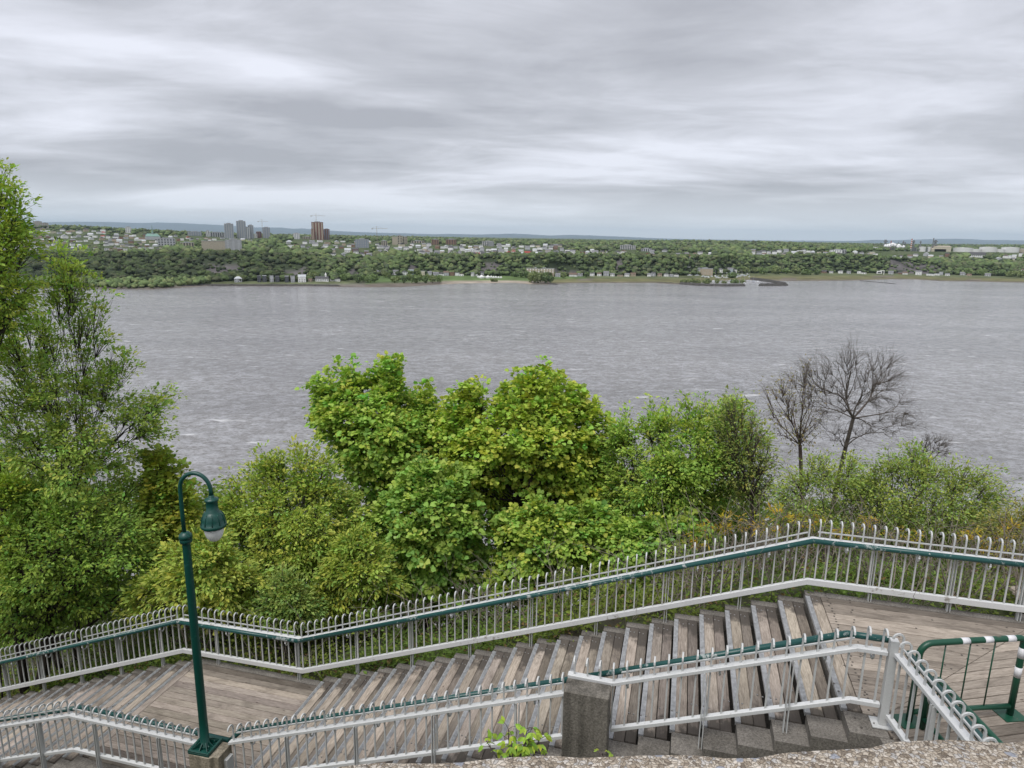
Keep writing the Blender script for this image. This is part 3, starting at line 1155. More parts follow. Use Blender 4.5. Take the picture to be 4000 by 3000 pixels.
# near railing, three runs between the pillars
n1 = [(-7.2, TN, surf(-7.2) + 0.06), (-2.72, TN, ZL + 0.02), (-0.40, TN, ZL + 0.04)]
hp1 = [(-7.2, TN + 0.105, n1[0][2] + 0.920), (-2.62, TN + 0.105, n1[1][2] + 0.920), (0.02, TN + 0.105, ZL + 0.945)]
railing('railing', 'grey picket railing at lower left, ending at the lamp post pedestal', n1, -1, 0.146, top_h=0.84, bot_h=0.235, bot_size=(0.06, 0.05), hook_h=1.125,
        posts=[2.9, 3.85, 4.95, 6.1], post_drop=0.25, bars=[(0.0, 4.4), (4.55, 6.72)], brackets=[2.6, 3.6, 4.7, 5.8], hand_path=hp1)
n2 = [(0.10, TN, surf(0.10) + 0.02), (4.94, TN, surf(4.94) + 0.0)]
hp2 = [(0.02, TN + 0.105, ZL + 0.945), (0.22, TN + 0.105, surf(0.2) + 0.945), (5.0, TN + 0.105, surf(5.0) + 0.930)]
railing('railing', 'grey picket railing between the lamp pedestal and the dark concrete pillar', n2, -1, 0.146, top_h=0.83, bot_h=0.235, bot_size=(0.06, 0.05), hook_h=1.125,
        posts=[0.95, 2.0, 3.1, 4.2], post_drop=0.25, bars=[(0.12, 4.75)], brackets=[0.35, 1.3, 2.3, 3.3, 4.4], hand_path=hp2)
n3 = [(4.9, TN, ZU - 0.90), (5.43, TN, surf(5.43) + 0.02), (7.93, TN, ZU + 0.0), (8.22, TN, ZU + 0.0)]
hp3 = [(5.0, TN + 0.105, surf(5.0) + 0.930), (7.85, TN + 0.105, ZU + 0.930), (8.28, TN + 0.105, ZU + 0.930)]
railing('railing', 'grey picket railing from the dark concrete pillar to the square corner post', n3, -1, 0.152, top_h=0.845, bot_h=0.225, bot_size=(0.06, 0.05), hook_h=1.125,
        posts=[1.55, 2.42], post_drop=0.42, bars=[(0.62, 3.0)], brackets=[0.7, 1.7, 2.75, 3.2], hand_path=hp3, rail_gaps=[('bottom_rail', 0)], pick_skip=[(0, 0.0)])
tdir = np.array([0.2, -1.0]) / math.hypot(0.2, 1.0)
tp = [np.array([8.31, TN - 0.02]) + tdir * k for k in (0.0, 4.2)]
n4 = [(tp[0][0], tp[0][1], ZU), (tp[1][0], tp[1][1], ZU)]
railing('railing', 'grey picket railing with hooked tops running from the corner post towards the viewer', n4, -1, 0.146, top_h=0.845, bot_h=0.12, bot_size=(0.06, 0.05), hook_h=1.125,
        posts=[0.75, 1.8], post_drop=0.05, bars=[(0.1, 4.1)], brackets=[0.6, 1.6])
cpost = thing('corner_post', 'square grey metal corner post on a bolted foot plate', 'post', S(8.27, TN, ZU))
m = MB().box(-0.04, 0.04, -0.04, 0.04, 0.012, 1.0)
link('shaft', m.mesh('shaft', M_alu, bevel=0.004), S(8.27, TN, ZU), ROT, cpost)
link('foot_plate', MB().box(-0.11, 0.11, -0.09, 0.09, 0.0, 0.0115).mesh('foot_plate', M_alu), S(8.27, TN, ZU), ROT, cpost)
for dx in (-0.085, 0.085):
    link('bolt', ME_BOLT, S(8.27 + dx, TN - 0.03, ZU + 0.012), 0, cpost)

# ------------------------------------------------------------------ concrete pillars
def rough_block(me, amt, seed, sub=3):
    bm = bmesh.new()
    bm.from_mesh(me)
    bmesh.ops.subdivide_edges(bm, edges=bm.edges[:], cuts=sub, use_grid_fill=True)
    r_ = random.Random(seed)
    for v in bm.verts:
        v.co += Vector((r_.uniform(-amt, amt), r_.uniform(-amt, amt), r_.uniform(-amt, amt)))
    bm.to_mesh(me)
    bm.free()


pil = thing('concrete_pillar', 'dark streaked concrete pillar beside the stairs under a bent top rail', 'pillar', S(5.16, -2.83, ZU - 1.3))
m = MB().box(-0.26, 0.26, -0.13, 0.125, -0.95, 1.245)
me = m.mesh('shaft', M_pill, bevel=0.012)
link('shaft', me, S(5.16, -2.83, ZU - 1.3), ROT, pil)
m = MB().box(-0.3, 0.3, -0.17, 0.10, -1.1, 0.28)
link('plinth', m.mesh('plinth', M_pill, bevel=0.01), S(5.16, -2.86, ZU - 1.3), ROT, pil)
LPZ = ZL + 0.985
lpil = thing('concrete_pedestal', 'pale rain-streaked concrete pedestal carrying the green lamp post', 'pedestal', S(-0.14, -2.79, ZL - 0.5))
m = MB()
pr = [(-0.25, -0.16), (0.10, -0.16), (0.13, -0.12), (0.25, -0.12), (0.25, 0.165), (-0.25, 0.165), (-0.25, -0.10), (-0.28, -0.08)]
pr = [(-0.2, -0.17), (0.14, -0.17), (0.17, -0.125), (0.25, -0.125), (0.25, 0.165), (-0.26, 0.165), (-0.26, -0.10), (-0.2, -0.10)]
k = len(pr)
m.add([(x, y, -0.6) for x, y in pr] + [(x, y, LPZ - ZL + 0.5) for x, y in pr],
      [tuple(reversed(range(k))), tuple(range(k, 2 * k))] + [(i, (i + 1) % k, k + (i + 1) % k, k + i) for i in range(k)])
link('shaft', m.mesh('shaft', M_lpill, bevel=0.008), S(-0.14, -2.79, ZL - 0.5), ROT, lpil)
m = MB().box(0.25, 0.30, -0.02, 0.12, 1.05, 1.36)
link('rail_socket', m.mesh('rail_socket', M_alu), S(-0.14, -2.79, ZL - 0.5), ROT, lpil)

# ------------------------------------------------------------------ lamp post
LX = S(-0.19, -2.79, LPZ)
lamp = thing('street_lamp', 'dark green swan-neck lamp post with a bell shade and frosted globe', 'street lamp', LX)
m = MB().box(-0.165, 0.165, -0.165, 0.165, 0.0, 0.03)
m.box(-0.165, 0.165, -0.165, -0.13, 0.0301, 0.055).box(-0.165, 0.165, 0.13, 0.165, 0.0301, 0.055)
m.box(-0.165, -0.13, -0.1299, 0.1299, 0.0301, 0.055).box(0.13, 0.165, -0.1299, 0.1299, 0.0301, 0.055)
link('base_plate', m.mesh('base_plate', M_green, bevel=0.004), LX, ROT + 0.04, lamp)
for k in range(8):
    a = k * math.pi / 4
    ln = 0.155 if k % 2 else 0.13
    if k % 2:
        ln = 0.17
    mb = MB()
    mb.hexa([(0.05, -0.006, 0.03), (ln, -0.006, 0.03), (ln, 0.006, 0.03), (0.05, 0.006, 0.03), (0.05, -0.006, 0.12), (ln, -0.006, 0.05), (ln, 0.006, 0.05), (0.05, 0.006, 0.12)])
    link('rib', mb.mesh('rib', M_green), LX, ROT + a, lamp)
for sx in (-1, 1):
    for sy in (-1, 1):
        c_, s_ = math.cos(ROT), math.sin(ROT)
        bx, by = sx * 0.105, sy * 0.06
        link('bolt', MB().lathe([(0.022, 0.03), (0.022, 0.05), (0.012, 0.0501), (0.012, 0.085), (0.002, 0.09)], 6).mesh('bolt', M_green), LX + Vector((bx * c_ - by * s_, bx * s_ + by * c_, 0)), 0, lamp)
link('pole', MB().lathe([(0.078, 0.02), (0.075, 0.06), (0.060, 0.065), (0.0575, 0.5), (0.051, 3.16), (0.051, 3.20)], 24).mesh('pole', M_green, True), LX, 0, lamp)
link('collar', MB().lathe([(0.0515, 3.12), (0.074, 3.125), (0.080, 3.15), (0.080, 3.17), (0.070, 3.185), (0.083, 3.19), (0.086, 3.21), (0.080, 3.235), (0.05, 3.265), (0.035, 3.275)], 24).mesh('collar', M_green, True), LX, 0, lamp)
AZL = math.radians(-4)
ux, uy = math.cos(AZL), math.sin(AZL)
pts = [(-0.012, 0, 3.25), (-0.014, 0, 3.5), (-0.014, 0, 3.78)]
R_ = 0.205
for k in range(1, 15):
    a = math.pi - math.pi * k / 14
    pts.append((-0.014 + R_ + R_ * math.cos(a), 0, 3.86 + R_ * 1.12 * math.sin(a)))
pts.append((-0.014 + 2 * R_, 0, 3.80))
pts = [(LX.x + p[0] * ux, LX.y + p[0] * uy, LX.z + p[2]) for p in pts]
mb = MB().tube(pts, 0.0265, 14)
mb.v = [tuple(Vector(p) - LX) for p in mb.v]
link('swan_neck', mb.mesh('swan_neck', M_green, True), LX, 0, lamp)
HX = LX + Vector(((-0.014 + 2 * R_) * ux, (-0.014 + 2 * R_) * uy, 0))
head = link('lamp_head', MB().lathe([(0.028, 3.80), (0.036, 3.795), (0.036, 3.77), (0.046, 3.765), (0.084, 3.75), (0.088, 3.735), (0.080, 3.722), (0.074, 3.70),
                                     (0.072, 3.60), (0.080, 3.595), (0.080, 3.58), (0.100, 3.565), (0.126, 3.525), (0.143, 3.47), (0.148, 3.415), (0.160, 3.408),
                                     (0.160, 3.375), (0.150, 3.36), (0.125, 3.355)][::-1], 28).mesh('lamp_head', M_green, True), HX, 0, lamp)
for k in range(10):
    a = k * math.pi / 5
    prof = [(0.103, 3.563), (0.129, 3.525), (0.146, 3.47), (0.151, 3.415)]
    mb = MB().tube([(r * math.cos(a), r * math.sin(a), z) for r, z in prof], 0.0055, 5)
    link('rib', mb.mesh('rib', M_green, True), HX, 0, head)
M_globe, t, b = new_mat('frosted_globe')
b.inputs['Base Color'].default_value = (0.78, 0.79, 0.77, 1)
b.inputs['Roughness'].default_value = 0.35
b.inputs['Subsurface Weight'].default_value = 0.3
b.inputs['Subsurface Radius'].default_value = (0.05, 0.05, 0.05)
nz_ = noise(t, 30.0, 3.0, 0.5)
t.links.new(rampn(t, nz_.outputs['Fac'], [(0.3, (0.70, 0.71, 0.69)), (0.7, (0.82, 0.83, 0.81))]), b.inputs['Base Color'])
link('globe', MB().lathe([(0.123, 3.358), (0.122, 3.33), (0.115, 3.28), (0.098, 3.23), (0.07, 3.19), (0.035, 3.168), (0.003, 3.162)][::-1], 28).mesh('globe', M_globe, True), HX, 0, lamp)

# ------------------------------------------------------------------ green steel barrier with white bands
BA, BB = np.array([8.56, -2.53]), np.array([9.66, -2.12])
bar = thing('steel_barrier', 'green tubular steel barrier with white bands standing on the upper landing', 'barrier', S(*((BA + BB) / 2), ZU))


def bpt(u, h, off=0.0):
    p = BA + (BB - BA) * u
    return S(p[0], p[1] + off, ZU + h)


LB = float(np.hypot(*(BB - BA)))
cr = 0.13
pts = [bpt(0, 0.012), bpt(0, 0.5), bpt(0, 0.93 - cr)]
for k in range(1, 7):
    a = math.pi / 2 * k / 6
    pts.append(bpt(cr * (1 - math.cos(a)) / LB, 0.93 - cr + cr * math.sin(a)))
pts.append(bpt(0.5, 0.935))
c2 = 0.055
for k in range(0, 6):
    a = math.pi / 2 * k / 5
    pts.append(bpt(1 - c2 / LB + c2 * math.sin(a) / LB, 0.935 - c2 + c2 * math.cos(a)))
pts += [bpt(1, 0.5), bpt(1, 0.012)]


def bpart(mb, nm, mat, smooth=True):
    mb.v = [tuple(Vector(p) - bar.location) for p in mb.v]
    return link(nm, mb.mesh(nm, mat, smooth), bar.location, 0, bar)


bpart(MB().tube(pts, 0.033, 16), 'frame', M_bgreen)
bpart(MB().tube([bpt(0.02, 0.115), bpt(0.98, 0.115)], 0.028, 14), 'bottom_rail', M_bgreen)
for u in (0.24, 0.48, 0.72):
    bpart(MB().tube([bpt(u, 0.13), bpt(u, 0.91)], 0.0075, 8), 'bar', M_bgreen)
for u0, u1 in ((0.38, 0.455), (0.60, 0.68), (0.82, 0.90)):
    bpart(MB().tube([bpt(u0, 0.935), bpt(u1, 0.935)], 0.0342, 16), 'white_band', M_white)
for h0, h1 in ((0.70, 0.82), (0.47, 0.59)):
    bpart(MB().tube([bpt(1, h0), bpt(1, h1)], 0.0342, 16), 'white_band', M_white)
for u in (0, 1):
    pc = bpt(u, 0)
    mb = MB().box(-0.13, 0.13, -0.11, 0.11, 0.002, 0.011)
    link('foot_plate', mb.mesh('foot_plate', M_bgreen), pc, ROT + math.atan2(BB[1] - BA[1], BB[0] - BA[0]), bar)
bar2 = thing('steel_barrier', 'second green tubular barrier half hidden behind the turned railing', 'barrier', S(8.64, -2.6, ZU))
q0, q1 = S(8.66, -2.62, ZU), S(8.98, -3.9, ZU)


def b2(u, h):
    p = q0 + (q1 - q0) * u
    return Vector((p.x, p.y, ZU + h))


def b2part(mb, nm, mat):
    mb.v = [tuple(Vector(p) - bar2.location) for p in mb.v]
    return link(nm, mb.mesh(nm, mat, True), bar2.location, 0, bar2)


b2part(MB().tube([b2(0, 0.01), b2(0, 0.5), b2(0.02, 0.62), b2(0.1, 0.68), b2(0.9, 0.68), b2(0.98, 0.62), b2(1, 0.5), b2(1, 0.01)], 0.03, 14), 'frame', M_bgreen)
b2part(MB().tube([b2(0, 0.13), b2(1, 0.13)], 0.026, 12), 'bottom_rail', M_bgreen)
for u in (0.3, 0.6):
    b2part(MB().tube([b2(u, 0.14), b2(u, 0.67)], 0.007, 8), 'bar', M_bgreen)

# ------------------------------------------------------------------ near parapet: exposed-aggregate coping
M_agg, t, b = new_mat('exposed_aggregate')
c_ = node(t, 'ShaderNodeTexCoord').outputs['Object']
dn = noise(t, 45.0, 3.0, 0.6, c_)
va = node(t, 'ShaderNodeVectorMath', operation='MULTIPLY_ADD')
t.links.new(dn.outputs['Color'], va.inputs[0])
va.inputs[1].default_value = (0.02, 0.02, 0.02)
t.links.new(c_, va.inputs[2])
v1 = node(t, 'ShaderNodeTexVoronoi')
v1.inputs['Scale'].default_value = 125.0
t.links.new(va.outputs[0], v1.inputs['Vector'])
v1e = node(t, 'ShaderNodeTexVoronoi', feature='DISTANCE_TO_EDGE')
v1e.inputs['Scale'].default_value = 125.0
t.links.new(va.outputs[0], v1e.inputs['Vector'])
sepc = node(t, 'ShaderNodeSeparateColor')
t.links.new(v1.outputs['Color'], sepc.inputs[0])
peb = rampn(t, sepc.outputs[0], [(0.0, (0.20, 0.165, 0.13)), (0.2, (0.38, 0.315, 0.24)), (0.5, (0.57, 0.50, 0.41)), (0.8, (0.68, 0.62, 0.54)), (1.0, (0.46, 0.45, 0.44))])
edge = rampn(t, v1e.outputs['Distance'], [(0.02, (0.30, 0.27, 0.23)), (0.12, (1, 1, 1))])
peb = mixc(t, 0.85, peb, edge, 'MULTIPLY')
v2 = node(t, 'ShaderNodeTexVoronoi')
v2.inputs['Scale'].default_value = 22.0
t.links.new(va.outputs[0], v2.inputs['Vector'])
big = rampn(t, v2.outputs['Distance'], [(0.19, (1, 1, 1)), (0.24, (0, 0, 0))])
sp2 = node(t, 'ShaderNodeSeparateColor')
t.links.new(v2.outputs['Color'], sp2.inputs[0])
sel = rampn(t, sp2.outputs[1], [(0.45, (0, 0, 0)), (0.5, (1, 1, 1))])
bigc = rampn(t, sp2.outputs[2], [(0.2, (0.33, 0.35, 0.40)), (0.8, (0.52, 0.52, 0.55))])
f_ = mth(t, 'MULTIPLY', big, sel)
n5 = noise(t, 3.0, 4.0, 0.6, c_)
allc = mixc(t, f_, peb, bigc)
allc = mixc(t, 0.6, allc, rampn(t, n5.outputs['Fac'], [(0.3, (0.82, 0.81, 0.80)), (0.7, (1.22, 1.21, 1.2))]), 'MULTIPLY')
t.links.new(allc, b.inputs['Base Color'])
b.inputs['Roughness'].default_value = 0.85
hgt = mth(t, 'ADD', mth(t, 'MINIMUM', v1e.outputs['Distance'], 0.25), mth(t, 'MULTIPLY', f_, 0.25))
bump(t, b, hgt, 0.9, 0.006)
m = MB()
nx = 90
xs = np.linspace(-2.6, 2.6, nx)
wv = []
for i, x in enumerate(xs):
    yf = 1.146 + 0.064 * x + 0.006 * math.sin(x * 9) + 0.006 * math.sin(x * 23 + 1) + random.uniform(-0.007, 0.007)
    zt = -1.0 + 0.006 * math.sin(x * 7 + 2) + random.uniform(-0.002, 0.002)
    wv += [(x, 0.25, zt), (x, yf - 0.10, zt + 0.003), (x, yf - 0.012, zt - 0.002), (x, yf, zt - 0.022), (x, yf + 0.004, zt - 0.14), (x, yf - 0.05, zt - 0.15), (x, yf - 0.05, -4.6), (x, 0.25, -4.6)]
fs = []
for i in range(nx - 1):
    for k in range(8):
        a, b_ = i * 8 + k, i * 8 + (k + 1) % 8
        fs.append((a, a + 8, b_ + 8, b_))
fs += [tuple(range(8)), tuple(reversed(range((nx - 1) * 8, nx * 8)))]
m.add(wv, fs)
me = m.mesh('parapet_wall', M_agg, True)
o = link('parapet_wall', me)
tag(o, 'rough exposed-aggregate coping of the parapet wall in the foreground', 'wall')

# ------------------------------------------------------------------ trees and shrubs of the near slope
M_bark = simple_mat('dark_bark', (0.055, 0.045, 0.036), 0.95, 0.35, 9.0, bmp=0.5)
M_barkg = simple_mat('grey_twig_bark', (0.115, 0.095, 0.082), 0.95, 0.3, 9.0)
M_bark2 = simple_mat('bare_tree_bark', (0.125, 0.105, 0.09), 0.95, 0.3, 9.0)
M_leaf = leaf_mat('leaf', 0.33)

LEAVES = {
    # outline in (along, across); across is folded up a little
    'maple': np.array([(0.0, 0.0), (0.22, 0.46), (0.66, 0.44), (1.0, 0.0), (0.66, -0.44), (0.22, -0.46)]),
    'oval': np.array([(0.0, 0.0), (0.48, 0.27), (1.0, 0.0), (0.48, -0.27)]),
    'leaflet': np.array([(0.0, 0.0), (0.3, 0.24), (0.68, 0.2), (1.0, 0.0), (0.68, -0.2), (0.3, -0.24)]),
    'small': np.array([(0.0, 0.0), (0.45, 0.27), (1.0, 0.0), (0.45, -0.27)]),
    'lance': np.array([(0.0, 0.0), (0.4, 0.11), (1.0, 0.0), (0.4, -0.11)]),
}


def unit(a):
    return a / np.maximum(np.linalg.norm(a, axis=1, keepdims=True), 1e-9)


def leaf_arrays(pos, dirs, nrm, size, shape, fold=0.25):
    L = LEAVES[shape]
    m_ = len(L)
    d = unit(dirs)
    sd_ = unit(np.cross(nrm, d))
    n = np.cross(d, sd_)
    al, ac = L[:, 0], L[:, 1]
    hh = fold * np.abs(ac) - 0.22 * al ** 2          # folded and drooping towards the tip
    v = pos[:, None, :] + size[:, None, None] * (al[None, :, None] * d[:, None, :] + ac[None, :, None] * sd_[:, None, :] + hh[None, :, None] * n[:, None, :])
    return v.reshape(-1, 3), m_


def kmeans(p, k, r, it=5):
    k = max(1, min(k, len(p)))
    c = p[r.choice(len(p), k, replace=False)]
    for _ in range(it):
        lab = np.argmin(((p[:, None, :] - c[None]) ** 2).sum(2), 1)
        for i in range(k):
            if np.any(lab == i):
                c[i] = p[lab == i].mean(0)
    return lab, c


class Tubes:
    def __init__(self):
        self.v, self.l, self.s, self.n = [], [], [], 0

    def add(self, pts, rads, seg):
        pts = np.asarray(pts, float)
        n = len(pts)
        d = np.gradient(pts, axis=0)
        d = unit(d)
        ref = np.array([0.31, 0.87, 0.38])
        u = unit(np.cross(d, ref))
        w = np.cross(d, u)
        a = np.arange(seg) * 2 * math.pi / seg
        ring = pts[:, None, :] + np.asarray(rads)[:, None, None] * (np.cos(a)[None, :, None] * u[:, None, :] + np.sin(a)[None, :, None] * w[:, None, :])
        self.v.append(ring.reshape(-1, 3))
        i, k = np.meshgrid(np.arange(n - 1), np.arange(seg), indexing='ij')
        k2 = (k + 1) % seg
        f = np.stack((i * seg + k, i * seg + k2, (i + 1) * seg + k2, (i + 1) * seg + k), -1).reshape(-1, 4) + self.n
        self.l.append(f)
        self.n += n * seg

    def mesh(self, name, mat):
        v, l = np.concatenate(self.v), np.concatenate(self.l)
        me_ = mesh_np(name, v, l, np.full(len(l), 4), None, True)
        me_.materials.append(mat)
        return me_


def curve(a, b_, r, wob, rise=0.0, n=4):
    u = np.linspace(0, 1, n)[:, None]
    p = a + (b_ - a) * u
    ln = np.linalg.norm(b_ - a)
    bow = np.sin(u * math.pi)
    p = p + bow * (r.normal(0, wob, 3) * ln) + bow * np.array([0, 0, rise * ln])
    return p


def tint_colors(n_tip, per, base, r, var=0.22, hue=0.13):
    f = 1 + r.normal(0, var, (n_tip, 1))
    h = r.normal(0, hue, (n_tip, 1))
    c = 1.28 * np.array(base)[None] * np.clip(f, 0.45, 1.7)
    c = c * np.concatenate((1 + h, np.ones_like(h), 1 - h * 0.5), 1)
    c = np.repeat(c, per, 0)
    c = c * np.clip(1 + r.normal(0, 0.10, (len(c), 1)), 0.6, 1.5)
    return np.clip(c, 0.004, 0.6)


def crown_points(poly, Y, n, r, depth, shell, gaps, inset=0.0):
    """points through a crown whose outline at depth Y is poly; it is as deep as it is broad, with clumps and hollows"""
    pl = np.array(poly, float)
    p0, p1 = pl, np.roll(pl, -1, 0)
    out = []
    got = 0
    w = pl[:, 0].max() - pl[:, 0].min()
    h = pl[:, 1].max() - pl[:, 1].min()
    edge = inset or (0.10 if min(w, h) > 250 else 0.05)
    maxd = 0.32 * min(w, h) * Y / F * depth * 1.6
    ph = r.uniform(0, 6.28, 6)
    for _ in range(60):
        q = np.stack((r.uniform(pl[:, 0].min(), pl[:, 0].max(), 3000), r.uniform(pl[:, 1].min(), pl[:, 1].max(), 3000)), 1)
        e = p1 - p0
        cond = (p0[None, :, 1] > q[:, 1:2]) != (p1[None, :, 1] > q[:, 1:2])
        xi = p0[None, :, 0] + (q[:, 1:2] - p0[None, :, 1]) / np.where(np.abs(e[None, :, 1]) < 1e-6, 1e-6, e[None, :, 1]) * e[None, :, 0]
        ins = (np.sum(cond & (q[:, 0:1] < xi), 1) % 2) == 1
        q = q[ins]
        if len(q) == 0:
            continue
        d = q[:, None, :] - p0[None]
        u = np.clip((d * e[None]).sum(2) / np.maximum((e ** 2).sum(1)[None], 1e-9), 0, 1)
        dist = np.sqrt(((d - u[:, :, None] * e[None]) ** 2).sum(2)).min(1) * Y / F
        th = np.minimum(maxd, 0.12 + 1.1 * dist)
        sg = np.where(r.random(len(q)) < 0.62, -1.0, 1.0)
        dy = sg * th * (shell + (1 - shell) * r.random(len(q)) ** 0.7)
        rays = np.array([ray(a_, b_) for a_, b_ in q])
        P3 = rays * ((Y + dy) / rays[:, 1])[:, None]
        f = 4.2
        nn = (np.sin(P3[:, 0] * f + ph[0] + 1.5 * np.sin(P3[:, 2] * f * 0.7 + ph[1])) + np.sin(P3[:, 1] * f + ph[2] + 1.4 * np.cos(P3[:, 0] * f * 0.6))
              + 1.3 * np.sin(P3[:, 2] * f * 1.7 + ph[3] + 1.6 * np.sin(P3[:, 0] * f * 0.5 + P3[:, 1] * f * 0.4 + ph[4]))) / 3.3
        keep = ((nn > -1 + gaps * 2 * 0.62) | (dist < 0.2)) & (dist > edge * (0.8 + 1.1 * np.sin(q[:, 0] * 0.047 + ph[0]) * np.sin(q[:, 1] * 0.043 + ph[1]) + 0.6 * np.sin(q[:, 0] * 0.11 + q[:, 1] * 0.09 + ph[2])))
        P3 = P3[keep]
        out.append(P3)
        got += len(P3)
        if got >= n:
            break
    out = [np.concatenate(out)[:n]]
    m_ = len(pl)
    for i in range(m_):           # upright shoots at the crown's peaks
        a_, b_, c_ = pl[i - 1], pl[i], pl[(i + 1) % m_]
        if b_[1] < a_[1] and b_[1] < c_[1]:
            for _j in range(2 if n > 900 else 1):
                k = 12
                st = np.linspace(0.03, 1.05, k)
                top = at_depth(b_[0] + _j * r.uniform(-70, 70), b_[1] + _j * r.uniform(20, 70), Y + r.uniform(-0.4, 0.4))
                out.append(top[None] + np.stack((r.normal(0, 0.045, k) * (0.4 + st), r.normal(0, 0.05, k), -st), 1))
    return np.concatenate(out)


def make_tree(name, label, cat, blobs, Y, base, tips, per, leaf, size, color, seed, spread=0.30, shell=0.45, rad=0.10, bark=None, group=None,
              stems=1, depth=0.8, wob=0.08, up=0.5, fork=0.62, twig=0.004, sub=True, limb=1.0, gaps=0.47, pad=0.0, sep=1.08):
    """blobs: crown lobes as (column, row, half width, half height) of the photograph at depth Y; base = (column, row) of the foot"""
    r = np.random.default_rng(seed)
    if len(blobs[0]) == 2:
        k_ = 11
        if pad:             # boughs: flattened fans of twigs, bright above and dark beneath
            C_ = crown_points(blobs, Y, int(tips * 1.6), r, depth, shell, gaps * 0.6, 0.26 if leaf == 'maple' and tips > 900 else 0.15)
            main, extra = C_[:int(tips * 1.6)], C_[int(tips * 1.6):]
            sel = []
            for q in main:
                if len(sel) * k_ >= tips:
                    break
                if not sel or np.min(np.sum((np.array(sel) - q) ** 2 * np.array([1, 1, 2.2]), 1)) > (pad * sep) ** 2:
                    sel.append(q)
            sel = np.array(sel)
            mid = sel.mean(0)
            out_ = (sel - mid) * np.array([1, 1, 0.2])
            out_ = out_ / np.maximum(np.linalg.norm(out_, axis=1, keepdims=True), 0.3)
            k_ = max(k_, int(tips / len(sel)))
            rad_ = pad * r.uniform(0.65, 1.25, len(sel))
            u = np.sqrt(r.random((len(sel), k_))) * rad_[:, None]
            a = r.uniform(0, 6.283, (len(sel), k_))
            dx, dy = u * np.cos(a), u * np.sin(a)
            slope = -(dx * out_[:, :1] + dy * out_[:, 1:2]) * 0.45 - 0.45 * u ** 2 / rad_[:, None] + r.normal(0, 0.05, u.shape)
            P = [(sel[:, None, :] + np.stack((dx, dy, slope), 2)).reshape(-1, 3), extra]
        else:
            P = [crown_points(blobs, Y, tips, r, depth, shell, gaps)]
    else:
        P = []
        vol = np.array([b_[2] * b_[3] for b_ in blobs], float)
        cnt = np.maximum(9, (tips * vol / vol.sum()).astype(int))
        for b_, n in zip(blobs, cnt):
            c = at_depth(b_[0], b_[1], Y)
            k = Y / F * 1.01
            e = np.array([b_[2] * k, (b_[2] * 0.6 + b_[3] * 0.4) * k * depth, b_[3] * k])
            d = unit(r.normal(size=(n, 3)))
            rr = shell + (1 - shell) * r.random((n, 1)) ** 0.6
            P.append(c + d * rr * e)
    P = np.concatenate(P)
    foot = at_depth(base[0], base[1], Y)
    s_, t_ = to_st(foot[0], foot[1])
    foot[2] = near_ground(s_, t_) - 0.1
    cen = P.mean(0)
    zmin = P[:, 2].min()
    root = thing(name, label, cat, foot, group)
    tb = Tubes()
    T_ = []
    R0 = rad
    lab0, c0 = kmeans(P, stems, r)
    for s0 in range(lab0.max() + 1):
        ps = P[lab0 == s0]
        if len(ps) < 3:
            continue
        cs = ps.mean(0)
        fk = foot + np.array([r.normal(0, 0.12), r.normal(0, 0.12), 0]) * (stems > 1)
        top = fk + (cs - fk) * fork
        top[2] = max(top[2], zmin * 0.75 + cs[2] * 0.25)
        trunk = curve(fk, top, r, 0.03, 0.0, 7)
        rt = R0 / math.sqrt(max(1, stems) ** 0.9)
        tb.add(trunk, np.linspace(rt, rt * 0.55, 7), 8)
        lab1, c1 = kmeans(ps, max(4, len(ps) // 55), r)
        for i1 in range(lab1.max() + 1):
            p1 = ps[lab1 == i1]
            if len(p1) == 0:
                continue
            cc = p1.mean(0)
            # attach to the trunk where a rising limb would leave it
            zz_ = cc[2] - 0.55 * np.linalg.norm(cc[:2] - top[:2]) - 0.2
            ai = int(np.clip(np.searchsorted(trunk[:, 2], zz_), 2, 6)) if trunk[-1, 2] > trunk[0, 2] else 6
            a = trunk[ai]
            n1_ = a + (cc - a) * 0.62 + r.normal(0, 0.06, 3)
            r1 = limb * rt * 0.55 * min(0.9, 0.35 + 0.05 * math.sqrt(len(p1)))
            br = curve(a, n1_, r, wob, 0.06, 6)
            tb.add(br, np.linspace(r1, r1 * 0.5, 6), 6)
            lab2, c2_ = kmeans(p1, max(2, len(p1) // 9), r)
            for i2 in range(lab2.max() + 1):
                p2 = p1[lab2 == i2]
                if len(p2) == 0:
                    continue
                n2_ = n1_ + (p2.mean(0) - n1_) * 0.55 + r.normal(0, 0.03, 3)
                aj = br[r.integers(3, 6)]
                tb.add(curve(aj, n2_, r, wob, 0.05, 4), np.linspace(r1 * 0.42, r1 * 0.2 + twig * 0.5, 4), 4)
                for q in p2:
                    tw = curve(n2_, q, r, wob, up * 0.1, 4)
                    tw_ = tw if per < 5 else tw[[0, 2, 3]]
                    tb.add(tw_, np.linspace(twig * 1.6, twig * 0.5, len(tw_)), 3)
                    if per == 0 or not sub:
                        ln = np.linalg.norm(q - n2_)
                        for _ in range(3 if sub else 0):
                            st = tw[r.integers(1, 4)]
                            en = st + unit((q - n2_ + r.normal(0, 0.55, 3) * ln)[None])[0] * ln * r.uniform(0.35, 0.7)
                            tb.add(curve(st, en, r, wob, 0.1, 3), np.linspace(twig, twig * 0.4, 3), 3)
                    T_.append((q, q - n2_))
                    if per and len(p2) > 2:
                        T_.append((tw[2] * 0.8 + tw[1] * 0.2, q - n2_ + r.normal(0, 0.05, 3)))
    link('trunk', tb.mesh('trunk', bark or M_bark), (0, 0, 0), 0, None)
    tr_ob = bpy.context.scene.objects[-1] if False else COL.objects[-1]
    tr_ob.parent = root
    tr_ob.location = -Vector(foot)
